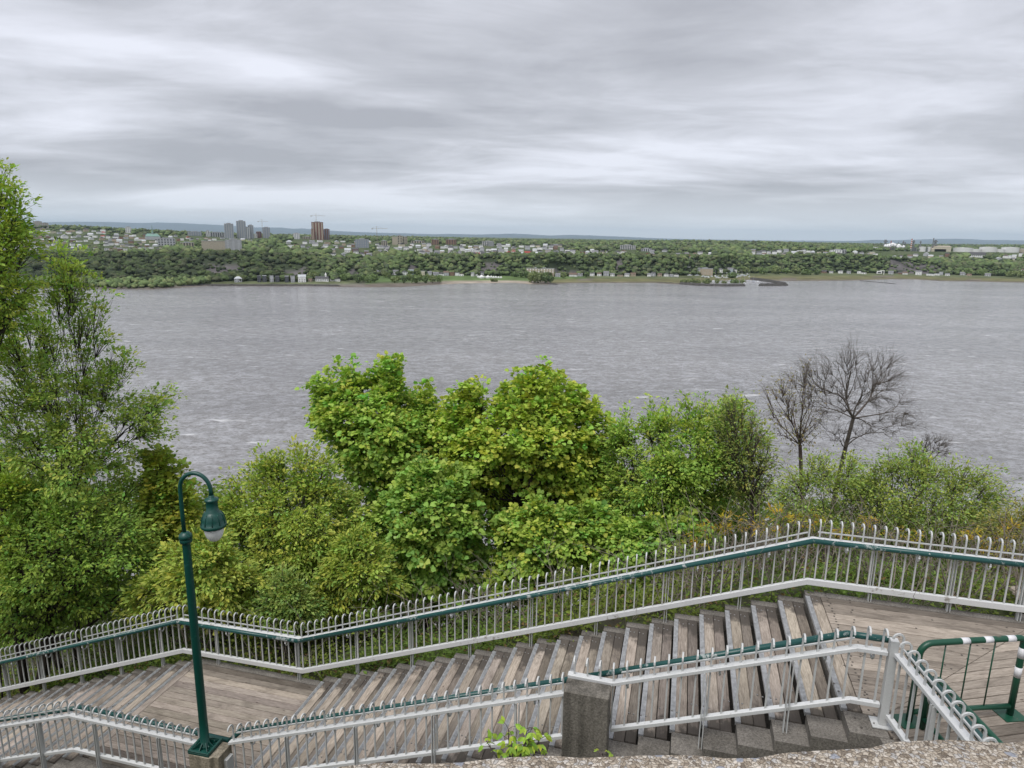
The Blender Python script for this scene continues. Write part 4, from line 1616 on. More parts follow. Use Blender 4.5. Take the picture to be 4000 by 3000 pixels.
    if per:
        Q = np.array([a for a, _ in T_])
        DD = unit(np.array([b_ for _, b_ in T_]))
        N = len(Q)
        pos = np.repeat(Q, per, 0)
        off = r.normal(size=(N * per, 3)) * spread * np.array([1, 1, 0.45])
        pos = pos + off
        outw = unit(np.repeat(DD, per, 0) * 0.6 + unit(pos - cen) * 0.5 + off / spread * 0.5 + r.normal(0, 0.35, (N * per, 3)))
        outw[:, 2] -= 0.15
        nr_ = unit(np.array([0, 0, 1.0]) * 0.9 + unit(pos - cen) * 0.45 + r.normal(0, 0.42, (N * per, 3)))
        sz = size * np.clip(0.93 + r.normal(0, 0.33, N * per), 0.4, 1.7)
        v, m_ = leaf_arrays(pos, outw, nr_, sz, leaf)
        col = np.repeat(tint_colors(N, per, color, r), m_, 0)
        me_ = mesh_np('crown', v, np.arange(len(v)), np.full(len(v) // m_, m_), col)
        me_.materials.append(M_leaf)
        link('crown', me_, (0, 0, 0), 0, None)
        co_ = COL.objects[-1]
        co_.parent = root
        co_.location = -Vector(foot)
    return root


MAPLE_A, MAPLE_B = (0.30, 0.435, 0.075), (0.335, 0.445, 0.065)
OLIVE, ELM, BUD = (0.315, 0.395, 0.075), (0.285, 0.385, 0.08), (0.18, 0.22, 0.07)

make_tree('maple_tree', 'bright green maple with upright shoots left of the tallest crown', 'tree',
          [(1208,1622),(1222,1560),(1242,1470),(1265,1500),(1285,1442),(1305,1490),(1318,1402),(1335,1455),(1355,1470),(1375,1400),(1392,1440),(1440,1440),(1470,1408),(1488,1450),(1502,1396),(1516,1450),(1547,1384),(1558,1450),(1587,1474),(1612,1512),(1641,1493),(1660,1520),(1677,1495),(1690,1550),(1717,1556),(1735,1610),(1765,1650),(1800,1720),(1830,1810),(1800,1920),(1700,1980),(1560,1980),(1420,1930),(1340,1860),(1290,1770),(1240,1700)], 17.5, (1590, 2350), 1300, 11, 'maple', 0.092, MAPLE_A, 11, 0.075, 0.55, 0.13, pad=0.4)
make_tree('maple_tree', 'low spreading green maple in front of the two tall maples above the railing', 'tree',
          [(1450,1960),(1560,1900),(1650,1780),(1790,1800),(1830,1900),(1870,1985),(1888,2080),(1865,2200),(1840,2290),(1700,2370),(1540,2410),(1480,2300),(1560,2180),(1480,2080)],
          15.0, (1690, 2420), 1000, 11, 'maple', 0.095, (0.265, 0.395, 0.08), 12, 0.075, 0.5, 0.09, pad=0.38)
make_tree('maple_tree', 'tall rounded yellow-green maple at the centre above the railing', 'tree',
          [(1700,1700),(1750,1630),(1763,1553),(1785,1570),(1800,1498),(1828,1505),(1860,1482),(1872,1545),(1905,1555),(1940,1530),(1966,1487),(1995,1482),(2026,1440),(2048,1465),(2070,1443),(2086,1482),(2107,1447),(2118,1470),(2129,1402),(2143,1462),(2178,1450),(2192,1512),(2225,1494),(2258,1516),(2298,1565),(2336,1560),(2358,1620),(2350,1700),(2365,1780),(2395,1850),(2380,1960),(2300,2010),(2200,1960),(2130,1880),(2060,1900),(1980,1880),(1900,1960),(1780,1960),(1720,1860)],
          16.5, (2100, 2380), 1600, 11, 'maple', 0.092, MAPLE_B, 13, 0.075, 0.55, 0.14, stems=2, pad=0.4)
make_tree('maple_tree', 'lower green maple boughs hanging beneath the central maple', 'tree',
          [(1960,1990),(2080,1940),(2150,2000),(2210,1970),(2300,1950),(2390,1960),(2430,2080),(2370,2180),(2310,2290),(2100,2340),(1950,2340),(1880,2240),(1950,2120)],
          14.8, (2180, 2420), 800, 11, 'maple', 0.09, (0.275, 0.39, 0.07), 14, 0.075, 0.5, 0.08, pad=0.36)
make_tree('young_tree', 'fine-leaved green tree between the central maple and the bare trees', 'tree',
          [(2330,1720),(2350,1680),(2376,1625),(2402,1665),(2442,1582),(2458,1640),(2500,1640),(2545,1546),(2572,1592),(2600,1556),(2638,1592),(2680,1531),(2710,1572),(2744,1530),(2775,1590),(2830,1560),(2873,1522),(2905,1560),(2960,1610),(2980,1710),(3030,1800),(2970,1870),(2890,1960),(2840,2060),(2700,2110),(2500,2110),(2380,2070),(2350,1900)], 16.0, (2640, 2330), 1600, 10, 'oval', 0.09, (0.28, 0.395, 0.075), 15, 0.075, 0.45, 0.10, stems=3, pad=0.33)
make_tree('young_tree', 'mid-green leafy tree low behind the rising railing', 'tree',
          [(2370,2060),(2550,2020),(2760,2040),(2780,2130),(2660,2200),(2460,2290),(2330,2280)], 14.3, (2540, 2380), 620, 11, 'maple', 0.09, (0.25, 0.37, 0.07), 16, 0.075, 0.45, 0.06, stems=2, pad=0.33)
make_tree('shrub_tree', 'yellow-olive small-leaved tree right of the lamp post', 'tree',
          [(860,1960),(888,1835),(930,1850),(1008,1738),(1040,1790),(1085,1757),(1105,1810),(1147,1714),(1190,1730),(1235,1696),(1290,1760),(1340,1850),(1410,1900),(1410,2000),(1460,2100),(1410,2250),(1300,2410),(1100,2410),(950,2310),(870,2150)],
          15.0, (1130, 2400), 1500, 10, 'oval', 0.085, OLIVE, 17, 0.075, 0.4, 0.11, stems=3, pad=0.34)
make_tree('shrub_tree', 'yellow-green bushy tree in front of the left maple trunk', 'tree',
          [(1320,2080),(1420,2055),(1500,2120),(1565,2200),(1570,2330),(1480,2410),(1250,2430),(1190,2310),(1250,2180)], 13.8, (1330, 2440), 560, 10, 'oval', 0.09, (0.30, 0.375, 0.07), 18, 0.075, 0.4, 0.06, stems=3, pad=0.32)
make_tree('shrub_tree', 'pale yellow-green shrub directly behind the lamp post', 'shrub',
          [(640,2150),(700,2080),(760,2045),(850,2060),(920,2120),(1000,2190),(1070,2300),(1010,2430),(800,2420),(600,2400),(500,2350),(550,2250)], 13.0, (850, 2460), 620, 10, 'oval', 0.095, (0.33, 0.40, 0.08), 19, 0.075, 0.4, 0.05, stems=4, pad=0.32)
make_tree('shrub_tree', 'dull green thicket of twiggy shrubs right of the lamp above the railing', 'shrub',
          [(1050,2270),(1100,2215),(1150,2240),(1220,2300),(1270,2400),(1050,2440),(970,2390)], 12.9, (1120, 2480), 420, 11, 'small', 0.075, (0.23, 0.31, 0.08), 20, 0.075, 0.35, 0.05, stems=5, pad=0.25)
make_tree('maple_tree', 'small yellow-green maple with a pointed top left of the lamp', 'tree',
          [(550,1880),(590,1810),(625,1742),(665,1780),(688,1850),(722,1875),(765,1900),(785,2000),(770,2160),(620,2220),(500,2100)], 15.5, (640, 2420), 620, 11, 'maple', 0.09, (0.31, 0.37, 0.06), 21, 0.075, 0.45, 0.07, pad=0.33)
make_tree('leafy_tree', 'large loose green tree with open branches filling the left side', 'tree',
          [(-60,1250),(60,1200),(150,1150),(185,1010),(241,935),(300,955),(322,970),(358,1045),(330,1085),(388,1135),(352,1165),(403,1192),(375,1262),(446,1283),(473,1315),(430,1345),(530,1370),(494,1444),(430,1500),(480,1530),(645,1500),(692,1550),(672,1605),(632,1712),(540,1745),(565,1800),(510,1880),(570,2000),(530,2150),(300,2270),(-100,2260)],
          15.0, (230, 2500), 2100, 10, 'oval', 0.085, ELM, 22, 0.075, 0.4, 0.13, stems=2, wob=0.06, gaps=0.45, limb=0.5, pad=0.36, sep=1.5)
make_tree('leafy_tree', 'tall green tree cut off by the left edge of the view', 'tree',
          [(-200,520),(-60,570),(5,600),(12,650),(28,700),(58,690),(72,770),(132,830),(128,900),(140,960),(80,1000),(110,1060),(125,1150),(90,1250),(-20,1310),(-60,1500),(-200,1600),(-320,1200)],
          13.5, (60, 2480), 1300, 10, 'oval', 0.08, (0.28, 0.38, 0.065), 23, 0.075, 0.4, 0.10, wob=0.06, limb=0.6, gaps=0.45, pad=0.34, sep=1.45)
make_tree('leafy_tree', 'shady green understorey tree with slanting dark boughs at lower left', 'tree',
          [(-100,1900),(150,1880),(400,1900),(560,2010),(660,2150),(650,2310),(460,2370),(200,2450),(-100,2500)],
          13.6, (130, 2560), 1300, 10, 'oval', 0.08, (0.20, 0.30, 0.055), 24, 0.075, 0.35, 0.15, wob=0.07, pad=0.36)
make_tree('shrub_tree', 'bright young leaves of a shrub hanging over the railing at far left', 'shrub',
          [(20, 1900, 70, 60), (40, 2060, 70, 50), (10, 2200, 60, 60)], 13.3, (10, 2560), 170, 10, 'oval', 0.085, (0.28, 0.375, 0.055), 25, 0.105, 0.4, 0.03, stems=2)
# bare and half bare trees on the right
make_tree('bare_tree', 'tall leafless tree with a forked dark trunk against the river', 'tree',
          [(3020,1500),(3100,1420),(3190,1362),(3250,1390),(3325,1330),(3390,1370),(3480,1360),(3555,1400),(3572,1540),(3618,1600),(3612,1690),(3500,1740),(3350,1730),(3270,1760),(3180,1720),(3110,1600),(3075,1500)],
          16.0, (3235, 2080), 800, 0, 'small', 0.05, BUD, 31, 0.2, 0.3, 0.075, M_bark2, wob=0.09, up=1.2, twig=0.0027, fork=0.9, limb=0.62, gaps=0.2)
make_tree('bare_tree', 'reddish twiggy tree with a few buds left of the leafless tree', 'tree',
          [(2945,1500),(2990,1460),(3035,1430),(3100,1420),(3160,1390),(3200,1480),(3230,1620),(3210,1740),(3120,1800),(3050,1740),(2975,1640)], 16.8, (3180, 2060), 560, 1, 'small', 0.055, (0.22, 0.19, 0.08), 32, 0.1, 0.5, 0.08,
          simple_mat('reddish_twig_bark', (0.135, 0.10, 0.088), 0.95, 0.25, 8.0), wob=0.035, up=1.5, twig=0.0026, fork=0.7, limb=0.6, gaps=0.2)
make_tree('bare_tree', 'small bare tree with spreading twigs at the right of the tall leafless tree', 'tree',
          [(3560,1720),(3620,1685),(3720,1695),(3738,1760),(3690,1810),(3560,1810)], 17.2, (3560, 2090), 200, 0, 'small', 0.05, BUD, 33, 0.2, 0.3, 0.045, M_bark2, wob=0.05, twig=0.003, fork=0.7)
make_tree('half_bare_tree', 'grey half-bare tree with scattered new leaves beside the leafless trees', 'tree',
          [(2790,1560),(2850,1525),(2930,1560),(3010,1640),(3065,1780),(3070,1910),(2990,2010),(2850,1990),(2750,1910),(2770,1700)], 15.2, (2960, 2140), 900, 2, 'small', 0.07, (0.22, 0.26, 0.07), 34, 0.16, 0.45, 0.07, M_barkg, wob=0.05, twig=0.0034, fork=0.45)
make_tree('budding_shrub', 'tall budding shrub with upright leafy rods in front of the leafless tree', 'shrub',
          [(3020,1900),(3080,1810),(3120,1840),(3160,1760),(3190,1810),(3230,1750),(3260,1820),(3330,1760),(3400,1860),(3390,2090),(3200,2140),(3030,2100)], 14.0, (3220, 2220), 620, 8, 'small', 0.06, (0.26, 0.325, 0.075), 35, 0.13, 0.25, 0.05, M_barkg, stems=6, twig=0.0035)
make_tree('budding_shrub', 'large olive-green budding shrub with upright twigs at right', 'shrub',
          [(3320,1860),(3370,1840),(3420,1775),(3450,1800),(3480,1735),(3520,1770),(3560,1725),(3640,1790),(3680,1800),(3715,1785),(3760,1850),(3798,1780),(3830,1830),(3862,1795),(3880,1860),(3912,1832),(3932,1900),(3920,1960),(3955,2010),(3945,2090),(3700,2180),(3450,2180),(3310,2090)],
          13.6, (3540, 2220), 1300, 8, 'small', 0.06, (0.25, 0.315, 0.075), 36, 0.13, 0.25, 0.06, M_barkg, stems=7, twig=0.0035)
make_tree('budding_shrub', 'ochre tinged shrub with pale blossom cut by the right edge', 'shrub',
          [(3840,2010),(3900,2000),(3950,1955),(3990,1980),(4015,1925),(4110,1950),(4110,2270),(3900,2240),(3790,2160)], 12.6, (3930, 2260), 450, 8, 'small', 0.06, (0.27, 0.265, 0.08), 37, 0.12, 0.25, 0.05, M_barkg, stems=5, twig=0.0035)
make_tree('budding_shrub', 'bushy green shrub seen through the pickets of the upper right railing', 'shrub',
          [(3080,2230),(3300,2190),(3600,2230),(3900,2250),(4060,2300),(4060,2480),(3800,2420),(3500,2380),(3150,2340)], 11.3, (3560, 2430), 1000, 8, 'small', 0.058, (0.185, 0.255, 0.06), 38, 0.13, 0.2, 0.04, M_barkg, stems=9, twig=0.0035)
# sumac with yellow-orange tufts
for i_, (lab_, bl_, bs_) in enumerate([
        ('sumac shrub with yellow-orange tufts left of the railing peak', [(2810, 2060, 70, 40), (2900, 2030, 80, 35), (2740, 2100, 50, 40)], (2830, 2200)),
        ('sumac shrub with yellow-orange tufts right behind the railing peak', [(3060, 2010, 90, 30), (3150, 2030, 80, 35), (3000, 2060, 60, 30)], (3080, 2200)),
        ('sumac shrub with sparse yellow tufts under the budding shrub', [(3400, 2040, 60, 25), (3520, 2090, 80, 30), (3300, 2080, 50, 25)], (3420, 2210)),
        ('sumac shrub with ochre tufts close to the right edge', [(3800, 2100, 60, 35), (3880, 2140, 60, 40), (3930, 2070, 40, 40)], (3840, 2260))]):
    make_tree('sumac_shrub', lab_, 'shrub', bl_, 12.2 - 0.25 * i_, bs_, 24, 15, 'lance', 0.085, (0.46, 0.31, 0.04), 41 + i_, 0.035, 0.3, 0.03, M_barkg, stems=4, twig=0.006, up=2.0)

# dense low ground cover on the slope beyond the railing
r = np.random.default_rng(99)
n = 15000
s_ = r.uniform(-13, 15, n)
t_ = 0.22 + r.random(n) ** 1.5 * 7.0
h_ = r.random(n) ** 1.3 * np.clip(0.10 + 0.42 * (t_ - 0.15), 0.08, 1.15) * (0.55 + 0.45 * np.sin(s_ * 1.9 + t_) * np.cos(s_ * 0.7))
patch = np.sin(s_ * 1.1 + 2) * np.cos(t_ * 1.7 + s_ * 0.4) + r.normal(0, 0.35, n)
keep = (patch > -0.55) & ~((s_ > 6.5) & (r.random(n) < 0.45))
s_, t_, h_, patch = s_[keep], t_[keep], np.abs(h_[keep]), patch[keep]
n = len(s_)
zg = np.array([near_ground(a, b_) for a, b_ in zip(s_, t_)])
Q = np.stack((O2[0] + D2[0] * s_ + W2[0] * t_, O2[1] + D2[1] * s_ + W2[1] * t_, zg + h_), 1)
per = 6
pos = np.repeat(Q, per, 0) + r.normal(size=(n * per, 3)) * np.array([0.10, 0.10, 0.06])
dirs = unit(r.normal(size=(n * per, 3)) * np.array([1, 1, 0.45]) + np.array([0, 0, 0.15]))
nrm = unit(np.array([0, -0.15, 1.0]) + r.normal(0, 0.45, (n * per, 3)))
sz = 0.075 * np.clip(1 + r.normal(0, 0.3, n * per), 0.45, 1.8)
v, m_ = leaf_arrays(pos, dirs, nrm, sz, 'oval')
basec = np.where((np.sin(s_ * 0.9) + r.normal(0, 0.5, n) > 0.1)[:, None], np.array((0.15, 0.235, 0.045))[None], np.array((0.215, 0.275, 0.05))[None])
basec = np.where((r.random(n) < 0.07)[:, None], np.array((0.22, 0.15, 0.06))[None], basec)
col = np.clip(basec * 0.85 * (1 + r.normal(0, 0.25, (n, 1))), 0.01, 0.5)
col = np.repeat(np.repeat(col, per, 0), m_, 0)
me = mesh_np('ground_cover', v, np.arange(len(v)), np.full(len(v) // m_, m_), col)
me.materials.append(M_leaf)
o = link('ground_cover', me)
tag(o, 'low green undergrowth covering the slope beyond the railing', 'undergrowth', kind='stuff')
# dry tangled stems in the undergrowth
tb = Tubes()
for _ in range(650):
    a, b_ = (r.uniform(-12, 14) if r.random() < 0.6 else r.uniform(6, 13)), 0.5 + r.random() * 4.5
    p = np.array(S(a, b_, near_ground(a, b_)))
    q = p + np.array([r.normal(0, 0.5), r.normal(0, 0.4), r.uniform(0.5, 1.7)])
    tb.add(curve(p, q, r, 0.12, 0.1, 5), np.linspace(0.009, 0.003, 5), 3)
    for _k in range(3):
        w_ = p + (q - p) * r.uniform(0.4, 0.9)
        tb.add(curve(w_, w_ + np.array([r.normal(0, 0.3), r.normal(0, 0.3), r.uniform(0.1, 0.5)]), r, 0.1, 0.1, 3), np.linspace(0.005, 0.002, 3), 3)
M_dry = simple_mat('dry_pale_stems', (0.25, 0.215, 0.175), 0.95, 0.3, 5.0)
o = link('dry_stems', tb.mesh('dry_stems', M_dry))
tag(o, 'tangle of dry pale stems in the undergrowth', 'undergrowth', kind='stuff')

# dark thicket further down the slope, seen between the trees
r = np.random.default_rng(123)
SKY_C, SKY_R = [-200, 400, 700, 1000, 1500, 2000, 2400, 2700, 3000, 3300, 3700, 4200], [1800, 1880, 1940, 1960, 1800, 1760, 1800, 1850, 1970, 2010, 2050, 2110]
n = 17000
cc_ = r.uniform(-200, 4200, n)
yy_ = r.uniform(17.6, 21.5, n)
rt_ = np.interp(cc_, SKY_C, SKY_R) + 40 * np.sin(cc_ * 0.021) + 25 * np.sin(cc_ * 0.057 + 1)
rw_ = rt_ + (2560 - rt_) * r.random(n) ** 1.1
Q = np.array([at_depth(a, b_, d) for a, b_, d in zip(cc_, rw_, yy_)])
per = 8
pos = np.repeat(Q, per, 0) + r.normal(size=(n * per, 3)) * np.array([0.2, 0.2, 0.12])
dirs = unit(r.normal(size=(n * per, 3)) * np.array([1, 1, 0.4]))
nrm = unit(np.array([0, -0.2, 1.0]) + r.normal(0, 0.45, (n * per, 3)))
v, m_ = leaf_arrays(pos, dirs, nrm, 0.15 * np.clip(1 + r.normal(0, 0.25, n * per), 0.5, 1.6), 'oval')
col = np.clip(np.array((0.17, 0.25, 0.05))[None] * (1 + r.normal(0, 0.25, (n, 1))), 0.02, 0.5)
me = mesh_np('thicket', v, np.arange(len(v)), np.full(len(v) // m_, m_), np.repeat(np.repeat(col, per, 0), m_, 0))
me.materials.append(M_leaf)
tag(link('thicket', me), 'dark leafy thicket lower on the slope behind the nearer trees', 'undergrowth', kind='stuff')


# sapling and weed at the parapet
def sapling(label, foot, n_stem, h, size, seed, color, nl):
    r = np.random.default_rng(seed)
    root = thing('sapling', label, 'plant', foot)
    tb = Tubes()
    pos, dirs = [], []
    foot = np.array(foot)
    for k in range(n_stem):
        tip = foot + np.array([r.normal(0, 0.13 * h), r.normal(0, 0.10 * h), h * r.uniform(0.6, 1.0)])
        c = curve(foot + r.normal(0, 0.015, 3), tip, r, 0.08, 0.05, 7)
        tb.add(c, np.linspace(0.006, 0.002, 7), 5)
        for j in range(nl):
            i_ = r.integers(2, 7)
            d = r.normal(size=3) * np.array([1, 1, 0.3])
            d = d / np.linalg.norm(d)
            st = c[i_]
            en = st + d * size * 1.1
            tb.add(curve(st, en, r, 0.05, 0.1, 3), np.linspace(0.002, 0.0012, 3), 3)
            for a in (-0.9, 0.0, 0.9):
                ca, sa = math.cos(a), math.sin(a)
                dd = np.array([d[0] * ca - d[1] * sa, d[0] * sa + d[1] * ca, d[2] - 0.45])
                pos.append(en)
                dirs.append(dd)
    me_ = tb.mesh('stem', M_barkg)
    for v in me_.vertices:
        v.co -= Vector(foot)
    link('stem', me_, foot, 0, root)
    pos, dirs = np.array(pos), np.array(dirs)
    n = len(pos)
    nrm = unit(np.array([0, -0.2, 1.0]) + r.normal(0, 0.3, (n, 3)))
    sz = size * np.clip(1 + r.normal(0, 0.2, n), 0.6, 1.4)
    for j in range(n):          # each leaflet is a part of its own
        v, m_ = leaf_arrays(pos[j:j + 1], dirs[j:j + 1], nrm[j:j + 1], sz[j:j + 1], 'leaflet')
        col = np.repeat(tint_colors(1, 1, color, r), m_, 0)
        me_ = mesh_np('leaf', v - foot, np.arange(m_), [m_], col)
        me_.materials.append(M_leaf)
        link('leaf', me_, foot, 0, root)


sapling('bright green maple sapling growing just beyond the parapet beside the pillar', at_depth(2030, 3090, 2.9), 9, 0.42, 0.036, 5, (0.27, 0.40, 0.05), 11)
sapling('tiny green weed sprouting at the parapet edge below the concrete pillar', at_depth(2350, 2985, 1.55), 5, 0.03, 0.017, 6, (0.30, 0.40, 0.06), 2)

# broken concrete lumps along the lower landing edge
M_rub = concrete_mat('broken_concrete', (0.20, 0.19, 0.175), (0.42, 0.41, 0.39), (0.5, 0.48, 0.46), 14.0)
for i_, (ss_, tt_, rr_, lb) in enumerate([(-2.35, -2.98, 0.2, 'jagged lump of broken concrete below the lower left railing'),
                                         (-2.02, -3.02, 0.15, 'smaller broken concrete lump nearer the lamp pedestal'),
                                         (-2.85, -3.05, 0.17, 'rough broken concrete chunk at the bottom edge, farthest left')]):
    bm = bmesh.new()
    bmesh.ops.create_icosphere(bm, subdivisions=3, radius=rr_)
    rr2 = random.Random(i_)
    for v in bm.verts:
        n_ = noise2(v.co.x * 14 + i_, v.co.y * 14 + v.co.z * 9)
        v.co *= 1 + 0.22 * n_ + rr2.uniform(-0.05, 0.05)
        v.co.z *= 0.7
    me = bpy.data.meshes.new('concrete_lump')
    bm.to_mesh(me)
    bm.free()
    me.materials.append(M_rub)
    tag(link('concrete_lump', me, S(ss_, tt_, ZL - 0.12)), lb, 'rubble', 'broken concrete at the landing edge')

# ------------------------------------------------------------------ far bank: buildings
def cmat(name, col, rough=0.8, var=0.10, scale=0.4):
    return simple_mat(name, col, rough, var, scale)


M_hw = [cmat('white_siding', (0.80, 0.80, 0.79)), cmat('cream_siding', (0.58, 0.53, 0.42)), cmat('pale_grey_siding', (0.46, 0.47, 0.49)), cmat('brown_brick', (0.24, 0.15, 0.11)),
        cmat('beige_brick', (0.42, 0.35, 0.26)), cmat('dark_cladding', (0.09, 0.095, 0.105)), cmat('pale_blue_siding', (0.48, 0.55, 0.60))]
HWN = ['white', 'cream', 'grey', 'brown brick', 'beige', 'dark', 'pale blue']
M_hr = [cmat('dark_shingle', (0.085, 0.085, 0.09)), cmat('grey_shingle', (0.20, 0.20, 0.21)), cmat('brown_shingle', (0.16, 0.11, 0.085)), cmat('pale_metal_roof', (0.50, 0.52, 0.54)), cmat('red_roof', (0.30, 0.06, 0.05))]
HRN = ['dark', 'grey', 'brown', 'pale', 'red']
M_win = simple_mat('dark_window_glass', (0.03, 0.035, 0.042), 0.15, 0.2, 1.0, spec=0.6)
M_grey = cmat('grey_concrete_panel', (0.36, 0.37, 0.38))
M_blue = cmat('blue_grey_panel', (0.24, 0.27, 0.32))
M_redb = cmat('red_brown_cladding', (0.20, 0.095, 0.075))
M_tan = cmat('tan_concrete', (0.42, 0.375, 0.30))
M_steel = cmat('grey_steel', (0.20, 0.21, 0.22), 0.5)
M_tank = cmat('white_tank_paint', (0.68, 0.68, 0.67), 0.5, 0.05)
M_pale = cmat('pale_flat_roof', (0.55, 0.55, 0.54))
M_copper = cmat('verdigris_copper', (0.20, 0.33, 0.28))
M_craney = cmat('crane_yellow_grey', (0.34, 0.29, 0.20), 0.5)
M_orange = cmat('orange_red_stack', (0.45, 0.12, 0.07))
HOUSES = []          # (column, row, half width px) kept clear of trees


def spot(c, row):
    p = ground_hit(c, row)
    if p is None:
        p = at_depth(c, row, 2500)
    return p


def px2m(p, px):
    return px * math.hypot(p[0], p[1]) / math.sqrt(KC ** 2 + (p[0] / p[1] * KC) ** 2)


def face(p):
    """yaw so that the front (local -y) looks back across the river"""
    return -math.atan2(p[0], p[1])


def windows(par, p, yaw, w, h, y, nx, nz, z0, ww, wh, name='window', mat=None):
    for i in range(nx):
        for k in range(nz):
            x = -w / 2 + (i + 0.5) * w / nx
            z = z0 + (k + 0.5) * (h - z0) / nz
            mb = MB().box(x - ww / 2, x + ww / 2, y - 0.12, y + 0.05, z - wh / 2, z + wh / 2)
            link(name, mb.mesh(name, mat or M_win), p, yaw, par)


WMESH = {}


def house(label, p, w, h, d, wi, ri, yaw, group, roof='gable', parts=True, name='house'):
    """w along the front, h to the eaves, d deep"""
    p = Vector(p)
    p.z -= 0.4
    root = thing(name, label, 'house', p, group)
    link('wall', MB().box(-w / 2, w / 2, -d / 2, d / 2, -2.5, h).mesh('wall', M_hw[wi]), p, yaw, root)
    o_ = 0.35
    rh = min(w, d) * 0.36
    m_ = MB()
    if roof == 'gable':          # ridge along the front
        m_.add([(-w / 2 - o_, -d / 2 - o_, h), (w / 2 + o_, -d / 2 - o_, h), (w / 2 + o_, d / 2 + o_, h), (-w / 2 - o_, d / 2 + o_, h), (-w / 2 - o_, 0, h + rh), (w / 2 + o_, 0, h + rh)],
               [(0, 3, 2, 1), (0, 1, 5, 4), (2, 3, 4, 5), (1, 2, 5), (3, 0, 4)])
    elif roof == 'front':        # gable end to the river
        m_.add([(-w / 2 - o_, -d / 2 - o_, h), (w / 2 + o_, -d / 2 - o_, h), (w / 2 + o_, d / 2 + o_, h), (-w / 2 - o_, d / 2 + o_, h), (0, -d / 2 - o_, h + rh), (0, d / 2 + o_, h + rh)],
               [(0, 3, 2, 1), (1, 2, 5, 4), (3, 0, 4, 5), (0, 1, 4), (2, 3, 5)])
    elif roof == 'hip':
        q_ = min(w, d) * 0.42
        m_.add([(-w / 2 - o_, -d / 2 - o_, h), (w / 2 + o_, -d / 2 - o_, h), (w / 2 + o_, d / 2 + o_, h), (-w / 2 - o_, d / 2 + o_, h), (-w / 2 + q_, 0, h + rh), (w / 2 - q_, 0, h + rh)],
               [(0, 3, 2, 1), (0, 1, 5, 4), (2, 3, 4, 5), (1, 2, 5), (3, 0, 4)])
    else:
        m_.box(-w / 2 - 0.2, w / 2 + 0.2, -d / 2 - 0.2, d / 2 + 0.2, h + 0.01, h + 0.45)
    link('roof', m_.mesh('roof', M_hr[ri]), p, yaw, root)
    if roof == 'front':
        pass
    if parts:
        nx = max(2, int(w / 3.2))
        nz = 1 if h < 4 else 2
        key = (round(w / nx, 1), nz)
        for i in range(nx):
            for k in range(nz):
                x = -w / 2 + (i + 0.5) * w / nx
                z = 1.5 + k * 2.7
                dr = (i == nx // 2 and k == 0)
                kk = 'd' if dr else 'w'
                if kk not in WMESH:
                    WMESH[kk] = MB().box(-0.5, 0.5, -0.06, 0.06, -1.2 if dr else -0.6, 0.8 if dr else 0.7).mesh('opening', M_win)
                q_ = p + Matrix.Rotation(yaw, 3, 'Z') @ Vector((x, -d / 2 - 0.05, z))
                link('door' if dr else 'window', WMESH[kk], q_, yaw, root)
    return root


def tower(label, name, c, row, wpx, hpx, dpx, mat, bands, band_mat, group=None, roofbox=True, floors=0, yoff=0.0, cat='building', yaw_off=0.0, Y=None):
    p = spot(c, row) if Y is None else at_depth(c, row, Y)
    w, h, d = px2m(p, wpx), px2m(p, hpx), px2m(p, dpx)
    p = Vector(p)
    yaw = face(p) + yaw_off
    root = thing(name, label, cat, p, group)
    link('wall', MB().box(-w / 2, w / 2, -d / 2, d / 2, -14, h).mesh('wall', mat), p, yaw, root)
    for i in range(bands):
        x = -w / 2 + (i + 0.5) * w / bands
        bw = w / bands * 0.42
        if floors:
            nf = floors
            for k in range(nf):
                z = h * (k + 0.5) / nf
                mb = MB().box(x - bw / 2, x + bw / 2, -d / 2 - 0.15, -d / 2 + 0.1, z - h / nf * 0.3, z + h / nf * 0.3)
                link('window', mb.mesh('window', band_mat), p, yaw, root)
        else:
            mb = MB().box(x - bw / 2, x + bw / 2, -d / 2 - 0.2, -d / 2 + 0.1, 0, h * 0.97)
            link('window_strip', mb.mesh('window_strip', band_mat), p, yaw, root)
    mb = MB().box(-w / 2 - 0.2, w / 2 + 0.2, -d / 2 - 0.3, d / 2 + 0.2, h + 0.01, h + 0.8)
    rf = link('roof', mb.mesh('roof', M_grey), p, yaw, root)
    if roofbox:
        link('penthouse', MB().box(-w * 0.2, w * 0.2, -d * 0.2, d * 0.2, h + 0.8, h + 0.8 + max(2.0, h * 0.05)).mesh('penthouse', M_grey), p, yaw, rf)
    HOUSES.append((c, row, wpx / 2 + 2, hpx))
    return root


tower('leftmost slab of the grey apartment towers on the far horizon', 'apartment_tower', 897, 932, 33, 56, 20, M_grey, 4, M_blue, 'grey apartment towers')
tower('tallest of the grey apartment towers on the far horizon', 'apartment_tower', 945, 932, 34, 66, 22, M_grey, 4, M_blue, 'grey apartment towers')
tower('narrow pale tower joined right of the tallest grey tower', 'apartment_tower', 968, 932, 16, 42, 20, M_hw[0], 2, M_blue, 'grey apartment towers')
tower('shorter grey tower at the right of the apartment towers', 'apartment_tower', 982, 932, 20, 50, 20, M_grey, 3, M_blue, 'grey apartment towers')
tower('dark grey tower under construction beside a thin crane', 'apartment_tower', 1042, 930, 27, 40, 20, M_blue, 3, M_grey)
tower('brown low block left of the tower under construction', 'apartment_block', 1012, 930, 20, 24, 18, M_redb, 3, M_win)
tower('white midrise beside the brown low block', 'apartment_block', 1000, 930, 10, 16, 14, M_hw[0], 2, M_win)
tower('tall red-brown tower with a crane behind it', 'apartment_tower', 1242, 936, 44, 66, 30, M_redb, 4, M_tan)
tower('red-brown annex on the right of the tall red-brown tower', 'apartment_block', 1277, 936, 22, 40, 20, M_redb, 3, M_blue)
